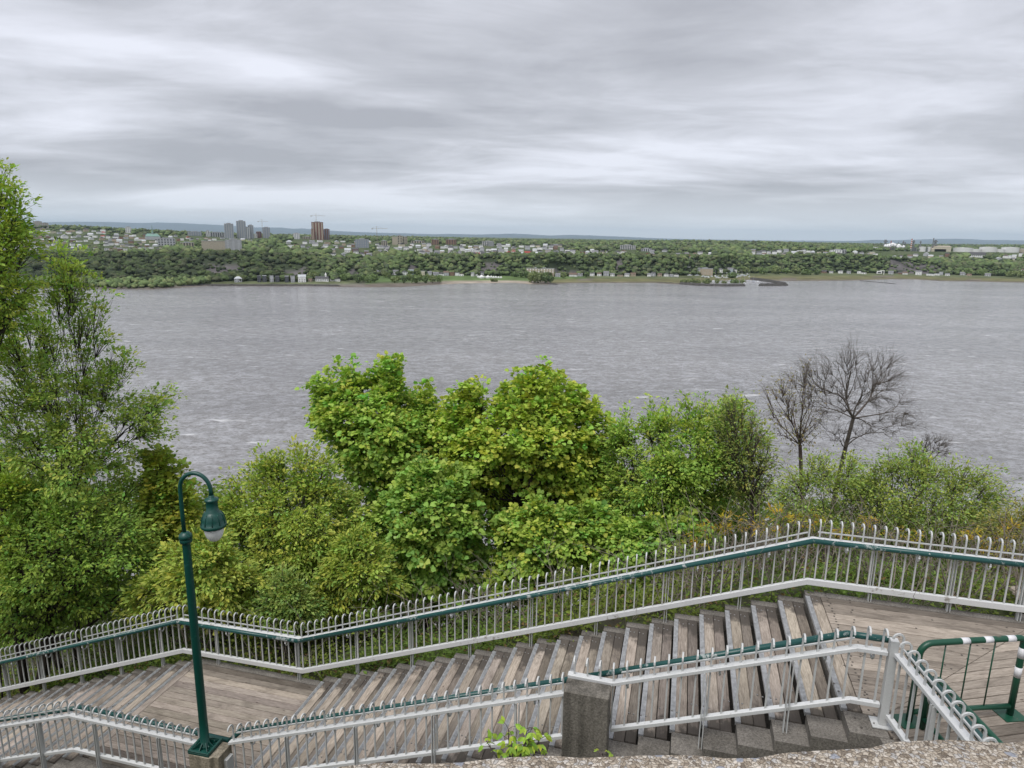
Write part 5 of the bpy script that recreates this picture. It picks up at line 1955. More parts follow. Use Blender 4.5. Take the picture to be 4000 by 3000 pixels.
tower('slim red-brown wing on the left of the tall red-brown tower', 'apartment_block', 1223, 936, 12, 42, 14, M_redb, 2, M_tan)
tower('white slab block between the two tower groups', 'apartment_block', 1159, 934, 24, 22, 14, M_hw[0], 4, M_blue)
tower('long pale low block left of the red-brown tower', 'apartment_block', 1200, 934, 38, 8, 14, M_tan, 6, M_win)
tower('grey office row with stepped roofs left of the towers', 'office_block', 845, 925, 74, 16, 20, M_grey, 9, M_win)
tower('flat grey hall further left on the skyline', 'office_block', 761, 920, 50, 14, 18, M_blue, 6, M_grey)
tower('white stair-end block beside the grey office row', 'office_block', 813, 925, 12, 22, 14, M_hw[0], 2, M_win)
tower('pink-grey apartment block on the hilltop at far left', 'apartment_block', 150, 892, 28, 26, 18, M_tan, 4, M_grey)
tower('lower pink-grey block beside the hilltop apartment block', 'apartment_block', 178, 892, 22, 20, 18, M_tan, 3, M_grey)
tower('white block with grey side at the end of the wooded hilltop', 'apartment_block', 502, 908, 20, 20, 16, M_hw[0], 3, M_grey)
tower('big beige windowless hall on the cliff top', 'hall', 838, 976, 90, 34, 40, M_tan, 0, M_win, roofbox=False)
tower('pale concrete six-storey block beside the beige hall on the cliff', 'office_block', 914, 984, 60, 46, 30, M_grey, 3, M_hw[2], floors=6)
tower('long grey school building with columns on the left cliff', 'school', 652, 960, 62, 27, 26, M_hw[2], 6, M_win, floors=3)
tower('beige low hall right of the long grey school', 'hall', 732, 968, 50, 19, 24, M_tan, 5, M_win)
tower('grey balconied apartment block above the wooded gully', 'apartment_block', 1415, 968, 52, 32, 20, M_blue, 6, M_grey, floors=5)
tower('tan apartment block with dark balconies, left wing', 'apartment_block', 1542, 956, 19, 30, 18, M_tan, 0, M_win, roofbox=False)
tower('tan apartment block with dark balconies, middle wing', 'apartment_block', 1562, 954, 20, 32, 18, M_tan, 2, M_win, floors=5)
tower('tan apartment block with dark balconies, right wing', 'apartment_block', 1582, 954, 18, 28, 16, M_tan, 2, M_win, floors=5)
tower('low beige block left of the tan apartment wings', 'apartment_block', 1501, 960, 24, 18, 14, M_tan, 3, M_win)
tower('long low orange-beige building right of the tan wings', 'apartment_block', 1632, 950, 50, 8, 14, M_tan, 5, M_win)
tower('dark brick apartment block with balconies, left of the pair', 'apartment_block', 1700, 956, 28, 20, 18, M_hw[3], 3, M_win, floors=4)
tower('dark brick apartment block with balconies, right of the pair', 'apartment_block', 1762, 956, 40, 20, 18, M_hw[3], 4, M_win, floors=4)
tower('dark block with white bays among the upland houses', 'apartment_block', 1905, 960, 46, 16, 18, M_hw[5], 6, M_hw[0], floors=3)
tower('grey white-framed block right of the dark block', 'apartment_block', 1918, 962, 24, 16, 16, M_grey, 3, M_win, floors=4)
tower('long grey and black apartment block among trees right of centre', 'apartment_block', 2452, 975, 62, 16, 16, M_hw[5], 9, M_hw[0], floors=3)
tower('pale low clinic building right of the grey and black block', 'clinic', 2525, 982, 42, 10, 14, M_hw[2], 5, M_win)
tower('white stepped institution on the right upland', 'institution', 3272, 988, 58, 11, 20, M_hw[0], 7, M_grey)
tower('grey wing at the right end of the white institution', 'institution', 3297, 992, 14, 14, 14, M_grey, 2, M_win)
tower('long cream shore building with arcades beneath the cliff', 'apartment_block', 2110, 1072, 110, 16, 24, M_hw[4], 10, M_hw[0], floors=2)
tower('pinkish flat building behind the marina', 'apartment_block', 2750, 1068, 66, 18, 24, M_hw[4], 6, M_tan, floors=2)


def crane(label, c, row, hpx, jib_l, jib_r, Y):
    p = Vector(at_depth(c, row, Y))
    h = px2m(p, hpx)
    yaw = face(p)
    root = thing('tower_crane', label, 'crane', p, 'tower cranes')
    a = max(1.4, px2m(p, 2.0)) / 2
    m_ = MB()
    for sx in (-1, 1):
        for sy in (-1, 1):
            m_.box(sx * a - 0.22, sx * a + 0.22, sy * a - 0.22, sy * a + 0.22, -20, h)
    nb = int((h + 20) / (2.4 * a))
    for k in range(nb):
        z = -20 + k * 2.4 * a
        s_ = 1 if k % 2 else -1
        m_.tube([(-a * s_, -a, z), (a * s_, -a, z + 2.4 * a)], 0.2, 4)
        m_.tube([(-a * s_, a, z), (a * s_, a, z + 2.4 * a)], 0.2, 4)
    link('mast', m_.mesh('mast', M_craney), p, yaw, root)
    L1, L2 = px2m(p, jib_l), px2m(p, jib_r)
    m_ = MB()
    for y in (-0.6, 0.6):
        m_.tube([(-L1, y, h), (L2, y, h)], 0.3, 4)
    m_.tube([(-L1, 0, h + 1.3), (L2, 0, h + 1.3)], 0.3, 4)
    link('jib', m_.mesh('jib', M_craney), p, yaw, root)
    m_ = MB().tube([(0, 0, h), (0, 0, h + px2m(p, 9))], 0.5, 5)
    m_.tube([(0, 0, h + px2m(p, 9)), (L2 * 0.7, 0, h + 1.3)], 0.12, 3).tube([(0, 0, h + px2m(p, 9)), (-L1 * 0.9, 0, h + 1.3)], 0.12, 3)
    link('apex', m_.mesh('apex', M_craney), p, yaw, root)
    link('counterweight', MB().box(-L1, -L1 * 0.7, -1, 1, h - 2.5, h - 0.4).mesh('counterweight', M_grey), p, yaw, root)


crane('slender crane standing behind the red-brown tower', 1237, 900, 55, 21, 34, 2900)
crane('thin crane beside the dark tower under construction', 1026, 910, 44, 16, 22, 3100)
crane('lone yellow-grey crane left of the tan apartment wings', 1473, 950, 56, 20, 42, 2300)

# church with a green spire among the left houses
p = Vector(spot(598, 938))
yw = face(p)
ch = thing('church', 'grey stone church with a green copper roof and tall spire', 'church', p)
w, h = px2m(p, 54), px2m(p, 14)
link('wall', MB().box(-w / 2, w / 2, -9, 9, -8, h).mesh('wall', M_hw[2]), p, yw, ch)
link('roof', MB().add([(-w / 2, -9.5, h), (w / 2, -9.5, h), (w / 2, 9.5, h), (-w / 2, 9.5, h), (-w * 0.36, 0, h + px2m(p, 11)), (w * 0.3, 0, h + px2m(p, 11))],
                      [(0, 1, 5, 4), (2, 3, 4, 5), (1, 2, 5), (3, 0, 4), (0, 3, 2, 1)]).mesh('roof', M_copper), p, yw, ch)
sp_ = link('tower', MB().box(-2.6, 2.6, -2.6, 2.6, -4, h + px2m(p, 12)).mesh('tower', M_hw[2]), p, yw, ch)
link('spire', MB().lathe([(3.4, h + px2m(p, 12)), (2.4, h + px2m(p, 17)), (1.2, h + px2m(p, 26)), (0.15, h + px2m(p, 44))], 8).mesh('spire', M_copper), p, yw, sp_)
HOUSES.append((598, 938, 30, 30))
# white riverside chapel
p = Vector(spot(1258, 1099))
yw = face(p)
ch = thing('chapel', 'white riverside chapel with a dark roof and small steeple', 'church', p)
w, h = px2m(p, 50), px2m(p, 11)
link('wall', MB().box(-w / 2, w / 2, -5, 5, -3, h).mesh('wall', M_hw[0]), p, yw, ch)
link('roof', MB().add([(-w / 2 - .4, -5.6, h), (w / 2 + .4, -5.6, h), (w / 2 + .4, 5.6, h), (-w / 2 - .4, 5.6, h), (-w / 2, 0, h + px2m(p, 9)), (w / 2, 0, h + px2m(p, 9))],
                      [(0, 1, 5, 4), (2, 3, 4, 5), (1, 2, 5), (3, 0, 4), (0, 3, 2, 1)]).mesh('roof', M_hr[0]), p, yw, ch)
q_ = p + Matrix.Rotation(yw, 3, 'Z') @ Vector((w * 0.30, 0, 0))
sp_ = link('steeple', MB().box(-1.3, 1.3, -1.3, 1.3, h, h + px2m(p, 14)).mesh('steeple', M_hw[0]), q_, yw, ch)
link('spire', MB().lathe([(1.8, h + px2m(p, 14)), (0.1, h + px2m(p, 24))], 6).mesh('spire', M_hw[0]), q_, yw, sp_)
for i in range(7):
    x = -w / 2 + (i + 0.5) * w / 7
    link('window', MB().box(x - 0.4, x + 0.4, -5.1, -4.95, 1.2, 3.6).mesh('window', M_win), p, yw, ch)
HOUSES.append((1258, 1099, 30, 22))

# houses along the foot of the cliff: column, row of the base, width, height, wall, roof, roof shape
FOOT = [(931, 1101, 28, 14, 2, 3, 'hip'), (1013, 1102, 14, 24, 5, 1, 'flat'), (1034, 1102, 15, 25, 5, 3, 'flat'), (1062, 1102, 14, 25, 2, 1, 'flat'), (1084, 1102, 15, 23, 5, 1, 'flat'),
        (1121, 1102, 14, 24, 5, 3, 'flat'), (1144, 1102, 14, 25, 2, 1, 'flat'), (1180, 1101, 29, 21, 0, 3, 'gable'), (1212, 1100, 14, 8, 4, 2, 'gable'), (1310, 1098, 38, 8, 0, 1, 'flat'), (1459, 1080, 14, 7, 0, 4, 'gable'),
        (1472, 1068, 20, 8, 0, 3, 'front'), (1494, 1070, 16, 9, 2, 1, 'gable'), (1527, 1069, 16, 9, 0, 0, 'gable'), (1546, 1069, 20, 10, 0, 1, 'gable'), (1580, 1073, 22, 11, 0, 1, 'front'), (1606, 1073, 21, 20, 6, 3, 'flat'),
        (1652, 1076, 15, 17, 1, 3, 'flat'), (1679, 1077, 16, 14, 2, 1, 'gable'), (1702, 1077, 22, 9, 2, 1, 'gable'), (1724, 1077, 19, 8, 0, 0, 'gable'), (1743, 1077, 21, 13, 2, 2, 'gable'),
        (1765, 1077, 18, 14, 3, 2, 'flat'), (1786, 1077, 16, 12, 0, 1, 'flat'), (1803, 1078, 16, 9, 0, 2, 'flat'), (1846, 1079, 12, 12, 0, 1, 'gable'), (1861, 1078, 10, 7, 0, 1, 'flat'), (1882, 1074, 17, 10, 2, 0, 'gable'),
        (2182, 1081, 25, 8, 2, 1, 'gable'), (2238, 1080, 32, 8, 0, 2, 'gable'), (2266, 1079, 18, 8, 2, 1, 'gable'), (2312, 1078, 18, 10, 0, 1, 'gable'), (2340, 1078, 16, 9, 0, 2, 'gable'), (2367, 1077, 22, 12, 2, 1, 'gable'),
        (2392, 1079, 16, 8, 0, 1, 'gable'), (2423, 1080, 22, 6, 4, 2, 'flat'), (2449, 1080, 18, 9, 0, 1, 'gable'), (2473, 1079, 20, 9, 4, 2, 'gable'), (2535, 1080, 14, 9, 0, 1, 'gable'), (2552, 1079, 16, 12, 2, 0, 'gable'),
        (2577, 1080, 16, 8, 4, 2, 'gable'), (2602, 1080, 18, 10, 0, 1, 'front'), (2622, 1081, 14, 7, 2, 1, 'gable'), (2641, 1081, 18, 9, 0, 0, 'front'), (2730, 1056, 18, 7, 2, 1, 'front'), (2758, 1057, 16, 7, 2, 0, 'front'),
        (2812, 1063, 20, 10, 0, 1, 'front'), (2852, 1062, 22, 11, 6, 1, 'gable'), (2870, 1063, 14, 9, 0, 1, 'front'), (3215, 1066, 24, 6, 3, 0, 'gable'), (3246, 1067, 14, 5, 0, 1, 'gable'), (3283, 1068, 16, 10, 0, 1, 'front'),
        (3315, 1069, 14, 7, 2, 1, 'gable'), (3355, 1069, 13, 10, 0, 1, 'flat'), (3373, 1070, 19, 6, 0, 0, 'flat'), (3479, 1071, 18, 9, 2, 1, 'gable'), (3517, 1071, 14, 6, 3, 0, 'gable'), (3535, 1072, 18, 6, 0, 2, 'gable'),
        (3587, 1074, 22, 12, 0, 1, 'gable'), (3634, 1077, 28, 7, 0, 3, 'flat'), (3660, 1076, 17, 7, 0, 3, 'flat'), (3675, 1075, 13, 13, 2, 1, 'flat'), (3700, 1077, 15, 6, 0, 1, 'gable'), (3760, 1075, 18, 8, 2, 1, 'gable'),
        (3785, 1079, 16, 6, 4, 2, 'gable'), (3858, 1079, 19, 7, 2, 1, 'gable'), (3962, 1064, 14, 7, 0, 1, 'gable'), (3988, 1062, 14, 7, 0, 2, 'gable')]
for i, (c, row, wp, hp_, wi, ri, rf_) in enumerate(FOOT):
    p = spot(c, row)
    lab_ = '%s %s house under the cliff, %s from the left by the shore' % (HWN[wi], {'gable': 'gabled', 'front': 'gable-fronted', 'hip': 'hip-roofed', 'flat': 'flat-roofed'}[rf_], ordinal(i + 1))
    w_ = px2m(p, wp)
    house(lab_, p, w_, max(2.6, px2m(p, hp_)), max(6.0, min(10.0, w_ * 0.8)), wi, ri, face(p) + random.uniform(-0.15, 0.15), 'houses along the foot of the cliff', rf_, True, 'shore_house')
    HOUSES.append((c, row, wp / 2 + 1, hp_ + 5))
# modern house with a white frame
p = Vector(spot(3437, 1071))
yw = face(p)
mh = thing('modern_house', 'modern white house shaped like an open rectangular frame by the right shore', 'house', p)
a_ = px2m(p, 1)
link('frame', MB().box(-12 * a_, 6 * a_, -4, 4, 1, 12 * a_).mesh('frame', M_hw[0]), p, yw, mh)
link('canopy', MB().box(-2 * a_, 14.5 * a_, -4.5, -2, 13 * a_, 15 * a_).box(12.5 * a_, 14.5 * a_, -4.5, -2, -2, 12.9 * a_).mesh('canopy', M_hw[0]), p, yw, mh)
link('glazing', MB().box(-8 * a_, 3 * a_, -4.3, -3.8, 4 * a_, 9 * a_).mesh('glazing', M_win), p, yw, mh)
HOUSES.append((3437, 1071, 16, 16))

# houses on the upland, loosely in streets
r = np.random.default_rng(5)
UPZ = [(0, 420, 905, 985, 80, 15), (420, 640, 925, 985, 44, 15), (640, 1000, 925, 945, 14, 13), (1110, 1340, 945, 975, 16, 18), (1290, 1480, 985, 1003, 9, 18), (1320, 1480, 950, 972, 7, 14), (1480, 1640, 962, 985, 14, 16),
       (1620, 1960, 962, 1002, 62, 16), (1960, 2200, 966, 1000, 46, 17), (2190, 2380, 985, 1000, 9, 17), (2400, 2640, 985, 1005, 7, 16), (2640, 2780, 992, 1006, 8, 16), (2940, 3260, 985, 998, 22, 15), (3260, 3420, 992, 1004, 7, 14),
       (3440, 3720, 1000, 1012, 8, 13), (3900, 4000, 1000, 1016, 6, 14)]
UPH = []
for c0, c1, r0, r1, n, wp in UPZ:
    k = 0
    tries = 0
    while k < n and tries < 400:
        tries += 1
        c, row = r.uniform(c0, c1), r.uniform(r0, r1)
        row = r0 + round((row - r0) / 8) * 8 + r.uniform(-1.5, 1.5)
        if any(abs(c - a) < (hw + wp * 0.5) and abs(row - b_) < 9 for a, b_, hw, _ in HOUSES):
            continue
        p = spot(c, row)
        if p[1] > 5000 or p[2] < -70:
            continue
        HOUSES.append((c, row, wp * 0.5, 8))
        UPH.append((c, row, wp * r.uniform(0.75, 1.2), p))
        k += 1
UPH.sort(key=lambda q_: q_[0])
for i, (c, row, wp, p) in enumerate(UPH):
    wi = int(r.choice([0, 0, 0, 0, 0, 1, 2, 2, 3, 4]))
    ri = int(r.choice([0, 0, 1, 1, 2, 3, 4], p=[.15, .15, .25, .15, .08, .18, .04]))
    rf_ = str(r.choice(['gable', 'front', 'hip', 'flat'], p=[.4, .25, .2, .15]))
    w_ = min(px2m(p, wp) * 1.15, 16)
    lab_ = '%s %s-roofed house on the upland above the cliff, %s from the left' % (HWN[wi], HRN[ri], ordinal(i + 1))
    house(lab_, p, w_, r.uniform(4.5, 7.5), w_ * 0.75, wi, ri, face(p) + r.uniform(-0.4, 0.4), 'houses on the upland above the cliff', rf_, bool(p[1] < 1750), 'upland_house')

# white event tents on the shore lawn
M_tent = simple_mat('white_tent_fabric', (0.78, 0.78, 0.77), 0.7, 0.05, 0.5)
for i, (c, row, wp, hp_) in enumerate([(1881, 1086, 28, 12), (1906, 1086, 22, 11), (1919, 1085, 10, 9), (1928, 1086, 11, 8), (1937, 1086, 11, 8), (1947, 1086, 10, 7), (1957, 1086, 10, 7), (1868, 1084, 9, 8)]):
    p = Vector(spot(c, row))
    w_, h_ = px2m(p, wp), px2m(p, hp_)
    root = thing('event_tent', 'white peaked event tent on the far shore lawn, %s of eight from the left' % ordinal([2, 3, 4, 5, 6, 7, 8, 1][i]), 'tent', p, 'white tents on the shore lawn')
    link('canopy', MB().lathe([(w_ * 0.52, h_ * 0.45), (w_ * 0.30, h_ * 0.62), (w_ * 0.12, h_ * 0.82), (0.1, h_)], 8).mesh('canopy', M_tent), p, 0, root)
    link('side_wall', MB().lathe([(w_ * 0.49, -0.3), (w_ * 0.49, h_ * 0.45)], 8).mesh('side_wall', M_tent), p, 0, root)

# ------------------------------------------------------------------ marina: breakwaters, boats, masts
M_rip = simple_mat('dark_riprap', (0.075, 0.07, 0.065), 0.95, 0.45, 0.5, bmp=0.6)


def mole(label, pts, w, h, name='breakwater'):
    """heap of rock along ground points (column,row at water level)"""
    P_ = []
    for c, row in pts:
        q_ = ray(c, row)
        P_.append(q_ * (RIVER / q_[2]))
    r_ = np.random.default_rng(len(pts))
    dense = []
    for a, b_ in zip(P_[:-1], P_[1:]):
        n_ = max(2, int(np.linalg.norm(b_ - a) / 4))
        for k in range(n_):
            dense.append(a + (b_ - a) * k / n_)
    dense.append(P_[-1])
    dense = np.array(dense)
    V_, F_ = [], []
    for i, d in enumerate(dense):
        tn = dense[min(i + 1, len(dense) - 1)] - dense[max(i - 1, 0)]
        tn = tn / np.linalg.norm(tn)
        nn_ = np.array([-tn[1], tn[0], 0])
        for a, zz_ in ((-1.0, -1.5), (-0.75, 0.3), (-0.3, 0.9), (0.3, 0.95), (0.75, 0.3), (1.0, -1.5)):
            jit = r_.normal(0, 0.5, 3)
            e_ = 1.0 if 0 < i < len(dense) - 1 else 0.3
            V_.append(d + nn_ * a * w * e_ + np.array([jit[0], jit[1], max(zz_ * h * (0.55 if e_ < 1 else 1), -2) + abs(jit[2]) * 0.5 if zz_ > 0 else -2.0]))
    n_ = len(dense)
    for i in range(n_ - 1):
        for k in range(5):
            F_.append((i * 6 + k, i * 6 + k + 1, (i + 1) * 6 + k + 1, (i + 1) * 6 + k))
    org = Vector(P_[0])
    me_ = bpy.data.meshes.new(name)
    me_.from_pydata([tuple(Vector(v_) - org) for v_ in V_], [], F_)
    me_.materials.append(M_rip)
    tag(link(name, me_, org), label, 'breakwater')


mole('dark rock breakwater with bushes in front of the marina', [(2655, 1110), (2740, 1116), (2820, 1118), (2910, 1117)], 7, 4.0)
mole('bare dark rock breakwater curving right of the marina entrance', [(2935, 1091), (3000, 1100), (3060, 1110), (3066, 1115), (3000, 1116), (2965, 1116)], 7, 4.5)
mole('low rock bank along the left shore beneath the modern houses', [(700, 1121), (800, 1116), (1000, 1117), (1200, 1117), (1330, 1119)], 4, 2.6)
mole('thin dark spit in the shallows before the marina', [(2565, 1104), (2620, 1106), (2655, 1108)], 3, 1.0)
mole('dark timber spit at the tip of the treed point', [(2140, 1110), (2178, 1112)], 3, 2.0)
mole('long thin mud spit off the right foreshore', [(3360, 1097), (3430, 1103), (3500, 1110)], 3, 0.7)
M_hull = simple_mat('white_boat_hull', (0.72, 0.73, 0.75), 0.35, 0.06, 1.0)
M_tarp = simple_mat('blue_grey_boat_cover', (0.36, 0.42, 0.50), 0.7, 0.1, 1.0)
r = np.random.default_rng(3)
bspots = []
for c in np.linspace(2668, 2925, 40):
    bspots.append((c + r.uniform(-2, 2), 1083 + r.uniform(-6, 7), r.random() < 0.75))
for c in np.linspace(2700, 2960, 16):
    bspots.append((c, 1100 + r.uniform(-3, 8), r.random() < 0.5))
bspots.sort()
for i, (c, row, mast) in enumerate(bspots):
    q_ = ray(c, row)
    p = Vector(q_ * ((RIVER + 0.6) / q_[2]))
    zz_ = ground((p.x / p.y) * KC + 2008, p.y)
    p.z = max(RIVER + 0.1, zz_) + 0.3
    L_ = r.uniform(8, 12)
    yw = r.uniform(-0.5, 0.5) + (0 if r.random() < 0.6 else 1.3)
    root = thing('sailing_boat' if mast else 'motor_boat', '%s in the marina, %s boat from the left' % ('white sailing boat with bare mast' if mast else 'white motor boat with cabin', ordinal(i + 1)), 'boat', p, 'boats in the marina')
    B_ = L_ * 0.3
    hl = MB().add([(-L_ / 2, -B_ * .4, 0), (L_ * .25, -B_ * .42, 0), (L_ / 2, 0, 0.3), (L_ * .25, B_ * .42, 0), (-L_ / 2, B_ * .4, 0),
                   (-L_ / 2, -B_ / 2, 1.5), (L_ * .25, -B_ / 2, 1.6), (L_ * .56, 0, 2.0), (L_ * .25, B_ / 2, 1.6), (-L_ / 2, B_ / 2, 1.5)],
                  [(4, 3, 2, 1, 0), (5, 6, 7, 8, 9), (0, 1, 6, 5), (1, 2, 7, 6), (2, 3, 8, 7), (3, 4, 9, 8), (4, 0, 5, 9)])
    link('hull', hl.mesh('hull', M_hull), p, yw, root)
    link('cabin', MB().box(-L_ * .22, L_ * .18, -B_ * .3, B_ * .3, 1.55, 2.3 + (0.9 if not mast else 0.0)).mesh('cabin', M_tarp if r.random() < 0.4 else M_hull), p, yw, root)
    if mast:
        link('mast', MB().tube([(0.3, 0, 1.5), (0.3, 0, r.uniform(11, 15))], 0.11, 5).mesh('mast', M_pale), p, yw, root)
        link('boom', MB().tube([(0.3, 0, 3.2), (-L_ * .4, 0, 3.3)], 0.1, 4).mesh('boom', M_pale), p, yw, root)

# ------------------------------------------------------------------ refinery and tanks at far right
RY = 2650.0


def rbase(c, row=984):
    return Vector(at_depth(c, row, RY))


def stack(label, c, top, wpx, mat, bands=None, flare=False, name='refinery_tower'):
    p = rbase(c)
    h = px2m(p, 984 - top)
    w_ = px2m(p, wpx)
    root = thing(name, label, 'chimney' if name == 'chimney' else 'tower', p, 'refinery towers and stacks')
    if bands:
        n_ = 9
        for k in range(n_):
            z0, z1 = h * (0.30 + 0.70 * k / n_), h * (0.30 + 0.70 * (k + 1) / n_)
            link('band', MB().lathe([(w_ / 2, z0), (w_ / 2 * 0.97, z1)], 10).mesh('band', M_orange if k % 2 == 0 else M_tank), p, 0, root)
        link('shaft', MB().lathe([(w_ / 2 * 1.15, -6), (w_ / 2, h * 0.2999)], 10).mesh('shaft', M_tank), p, 0, root)
    else:
        link('shaft', MB().lathe([(w_ / 2, -6), (w_ / 2 * 0.92, h * 0.8), (w_ / 2 * 0.9, h)], 10).mesh('shaft', mat), p, 0, root)
        if flare:
            link('frame', MB().box(-w_ * .62, w_ * .62, -w_ * .62, w_ * .62, h * 0.55, h * 0.62).box(-w_ * .6, w_ * .6, -w_ * .6, w_ * .6, h * 0.82, h * 0.9).box(-w_ * .7, w_ * .7, -w_ * .7, w_ * .7, h * 0.2, h * 0.27).mesh('frame', M_steel), p, 0.3, root)
    return root


stack('thick grey column at the left end of the refinery', 3454, 937, 9, M_steel, flare=True)
stack('orange lattice flare stack left in the refinery', 3476, 941, 3, M_orange)
stack('thin dark stack above the refinery steam', 3505, 946, 2.5, M_steel)
stack('grey column behind the refinery steam', 3524, 941, 5, M_steel, flare=True)
stack('short grey column right of the refinery steam', 3532, 947, 4, M_steel, flare=True)
stack('red and white banded refinery chimney', 3556, 934, 5, None, bands=True, name='chimney')
stack('grey column right of the banded chimney', 3564, 939, 6, M_steel, flare=True)
stack('slender grey column in the middle of the refinery', 3591, 941, 4, M_steel, flare=True)
stack('tall dark leaning-free stack right in the refinery', 3640, 931, 4, M_steel)
stack('bulky dark column at the right end of the refinery', 3649, 938, 9, M_steel, flare=True)
HOUSES.append((3700, 984, 320, 20))
r = np.random.default_rng(8)
for i, c in enumerate(np.linspace(3438, 3665, 22)):
    p = rbase(c + r.uniform(-3, 3), 986)
    w_, h_ = px2m(p, r.uniform(8, 16)), px2m(p, r.uniform(10, 24))
    root = thing('process_unit', 'grey refinery process unit with pipe racks, %s from the left' % ordinal(i + 1), 'industrial plant', p, 'refinery process units')
    link('vessel', MB().lathe([(w_ * .25, -4), (w_ * .25, h_ * .8), (w_ * .1, h_ * .9)], 8).mesh('vessel', [M_steel, M_grey, M_tank][i % 3]), p, 0, root)
    m_ = MB()
    for k in range(4):
        z = h_ * (k + 0.5) / 4
        m_.box(-w_ / 2, w_ / 2, -w_ * .3, w_ * .3, z, z + 0.7)
    for sx in (-1, -.3, .4, 1):
        m_.box(sx * w_ / 2 - .3, sx * w_ / 2 + .3, -w_ * .32, -w_ * .32 + .5, -4, h_)
    link('pipe_rack', m_.mesh('pipe_rack', M_steel), p, 0, root)
for i, (lab_, c, row, wp, hp_, mt) in enumerate([
        ('long white cluster of small tanks left of the refinery', 3408, 975, 40, 9, M_tank), ('low white tank roof left in the refinery', 3435, 976, 18, 8, M_tank), ('white tank in the middle of the refinery', 3602, 976, 24, 12, M_tank),
        ('small white tank among refinery columns', 3628, 976, 12, 12, M_tank),
        ('large white storage tank right of the refinery hall', 3761, 981, 66, 12, M_tank), ('long low white tank in front of the storage tanks', 3800, 984, 54, 10, M_tank), ('big white storage tank, middle of the right row', 3858, 980, 58, 14, M_tank),
        ('low white tank between the two big right tanks', 3905, 980, 34, 6, M_tank), ('big white storage tank nearest the right edge', 3945, 981, 58, 14, M_tank), ('pinkish tank cut by the right edge', 3995, 981, 40, 8, M_tan)]):
    p = rbase(c, row)
    w_, h_ = px2m(p, wp), px2m(p, hp_)
    root = thing('storage_tank', lab_, 'storage tank', p, 'white storage tanks')
    link('shell', MB().lathe([(w_ / 2, -8), (w_ / 2, h_), (w_ / 2 - 0.5, h_ + 0.1)], 32).mesh('shell', mt), p, 0, root)
    link('roof', MB().lathe([(w_ / 2 + .3, h_ + .1), (w_ / 2 * .5, h_ + w_ * .02), (0.2, h_ + w_ * .03)], 32).mesh('roof', M_tank), p, 0, root)
for lab_, c, row, wp, hp_ in (('cream refinery warehouse at the right end of the columns', 3660, 986, 54, 13), ('tan hall behind the cream refinery warehouse', 3675, 978, 64, 14)):
    p = rbase(c, row)
    w_, h_ = px2m(p, wp), px2m(p, hp_)
    root = thing('warehouse', lab_, 'warehouse', p)
    link('wall', MB().box(-w_ / 2, w_ / 2, -12, 12, -8, h_).mesh('wall', M_hw[1]), p, 0, root)
    link('roof', MB().add([(-w_ / 2, -12.4, h_), (w_ / 2, -12.4, h_), (w_ / 2, 12.4, h_), (-w_ / 2, 12.4, h_), (-w_ / 2, 0, h_ + 4), (w_ / 2, 0, h_ + 4)], [(0, 1, 5, 4), (2, 3, 4, 5), (1, 2, 5), (3, 0, 4), (0, 3, 2, 1)]).mesh('roof', M_tan), p, 0, root)
# castle-like white building with a dark roof on the right upland
p = Vector(spot(3815, 1004))
yw = face(p)
root = thing('convent', 'white convent with a dark steep roof on the right upland', 'building', p)
a_ = px2m(p, 1)
link('wall', MB().box(-30 * a_, 30 * a_, -7, 7, -8, 9 * a_).mesh('wall', M_hw[0]), p, yw, root)
link('roof', MB().add([(-31 * a_, -8, 9 * a_), (31 * a_, -8, 9 * a_), (31 * a_, 8, 9 * a_), (-31 * a_, 8, 9 * a_), (-26 * a_, 0, 18 * a_), (26 * a_, 0, 18 * a_)], [(0, 1, 5, 4), (2, 3, 4, 5), (1, 2, 5), (3, 0, 4), (0, 3, 2, 1)]).mesh('roof', M_hr[0]), p, yw, root)
for i in range(9):
    x = (-26 + i * 6.5) * a_
    link('window', MB().box(x - 1.2, x + 1.2, -7.15, -6.9, 1.5, 6.5).mesh('window', M_win), p, yw, root)
HOUSES.append((3815, 1004, 34, 20))
# steam
M_steam = simple_mat('white_steam', (0.85, 0.85, 0.86), 1.0, 0.04, 0.05)
bm = bmesh.new()
r = np.random.default_rng(4)
p0 = rbase(3490, 968)
for k in range(26):
    u = k / 25
    pc = at_depth(3462 + 62 * u + r.normal(0, 5), 957 + 14 * abs(u - 0.35) + r.normal(0, 2.5), RY - 20)
    mtx = Matrix.Translation(Vector(pc)) @ Matrix.Scale(px2m(p0, r.uniform(3, 6.5)), 4)
    bmesh.ops.create_icosphere(bm, subdivisions=2, radius=1.0, matrix=mtx)
for v_ in bm.verts:
    v_.co += Vector((r.normal(0, 0.7), r.normal(0, 0.7), r.normal(0, 0.7)))
me = bpy.data.meshes.new('steam')
bm.to_mesh(me)
bm.free()
me.polygons.foreach_set('use_smooth', [True] * len(me.polygons))
me.materials.append(M_steam)
tag(link('steam', me), 'white steam drifting between the refinery columns', 'steam', kind='stuff')

# ------------------------------------------------------------------ far trees
bm = bmesh.new()
bmesh.ops.create_icosphere(bm, subdivisions=2, radius=1.0)
ICO_V = np.array([v_.co[:] for v_ in bm.verts])
ICO_F = np.array([[v_.index for v_ in f_.verts] for f_ in bm.faces])
bm.free()
bm = bmesh.new()
bmesh.ops.create_icosphere(bm, subdivisions=1, radius=1.0)
IC1_V = np.array([v_.co[:] for v_ in bm.verts])
IC1_F = np.array([[v_.index for v_ in f_.verts] for f_ in bm.faces])
bm.free()
M_ftree = tint_mat('far_foliage', 0.95, 0.45, 0.35)


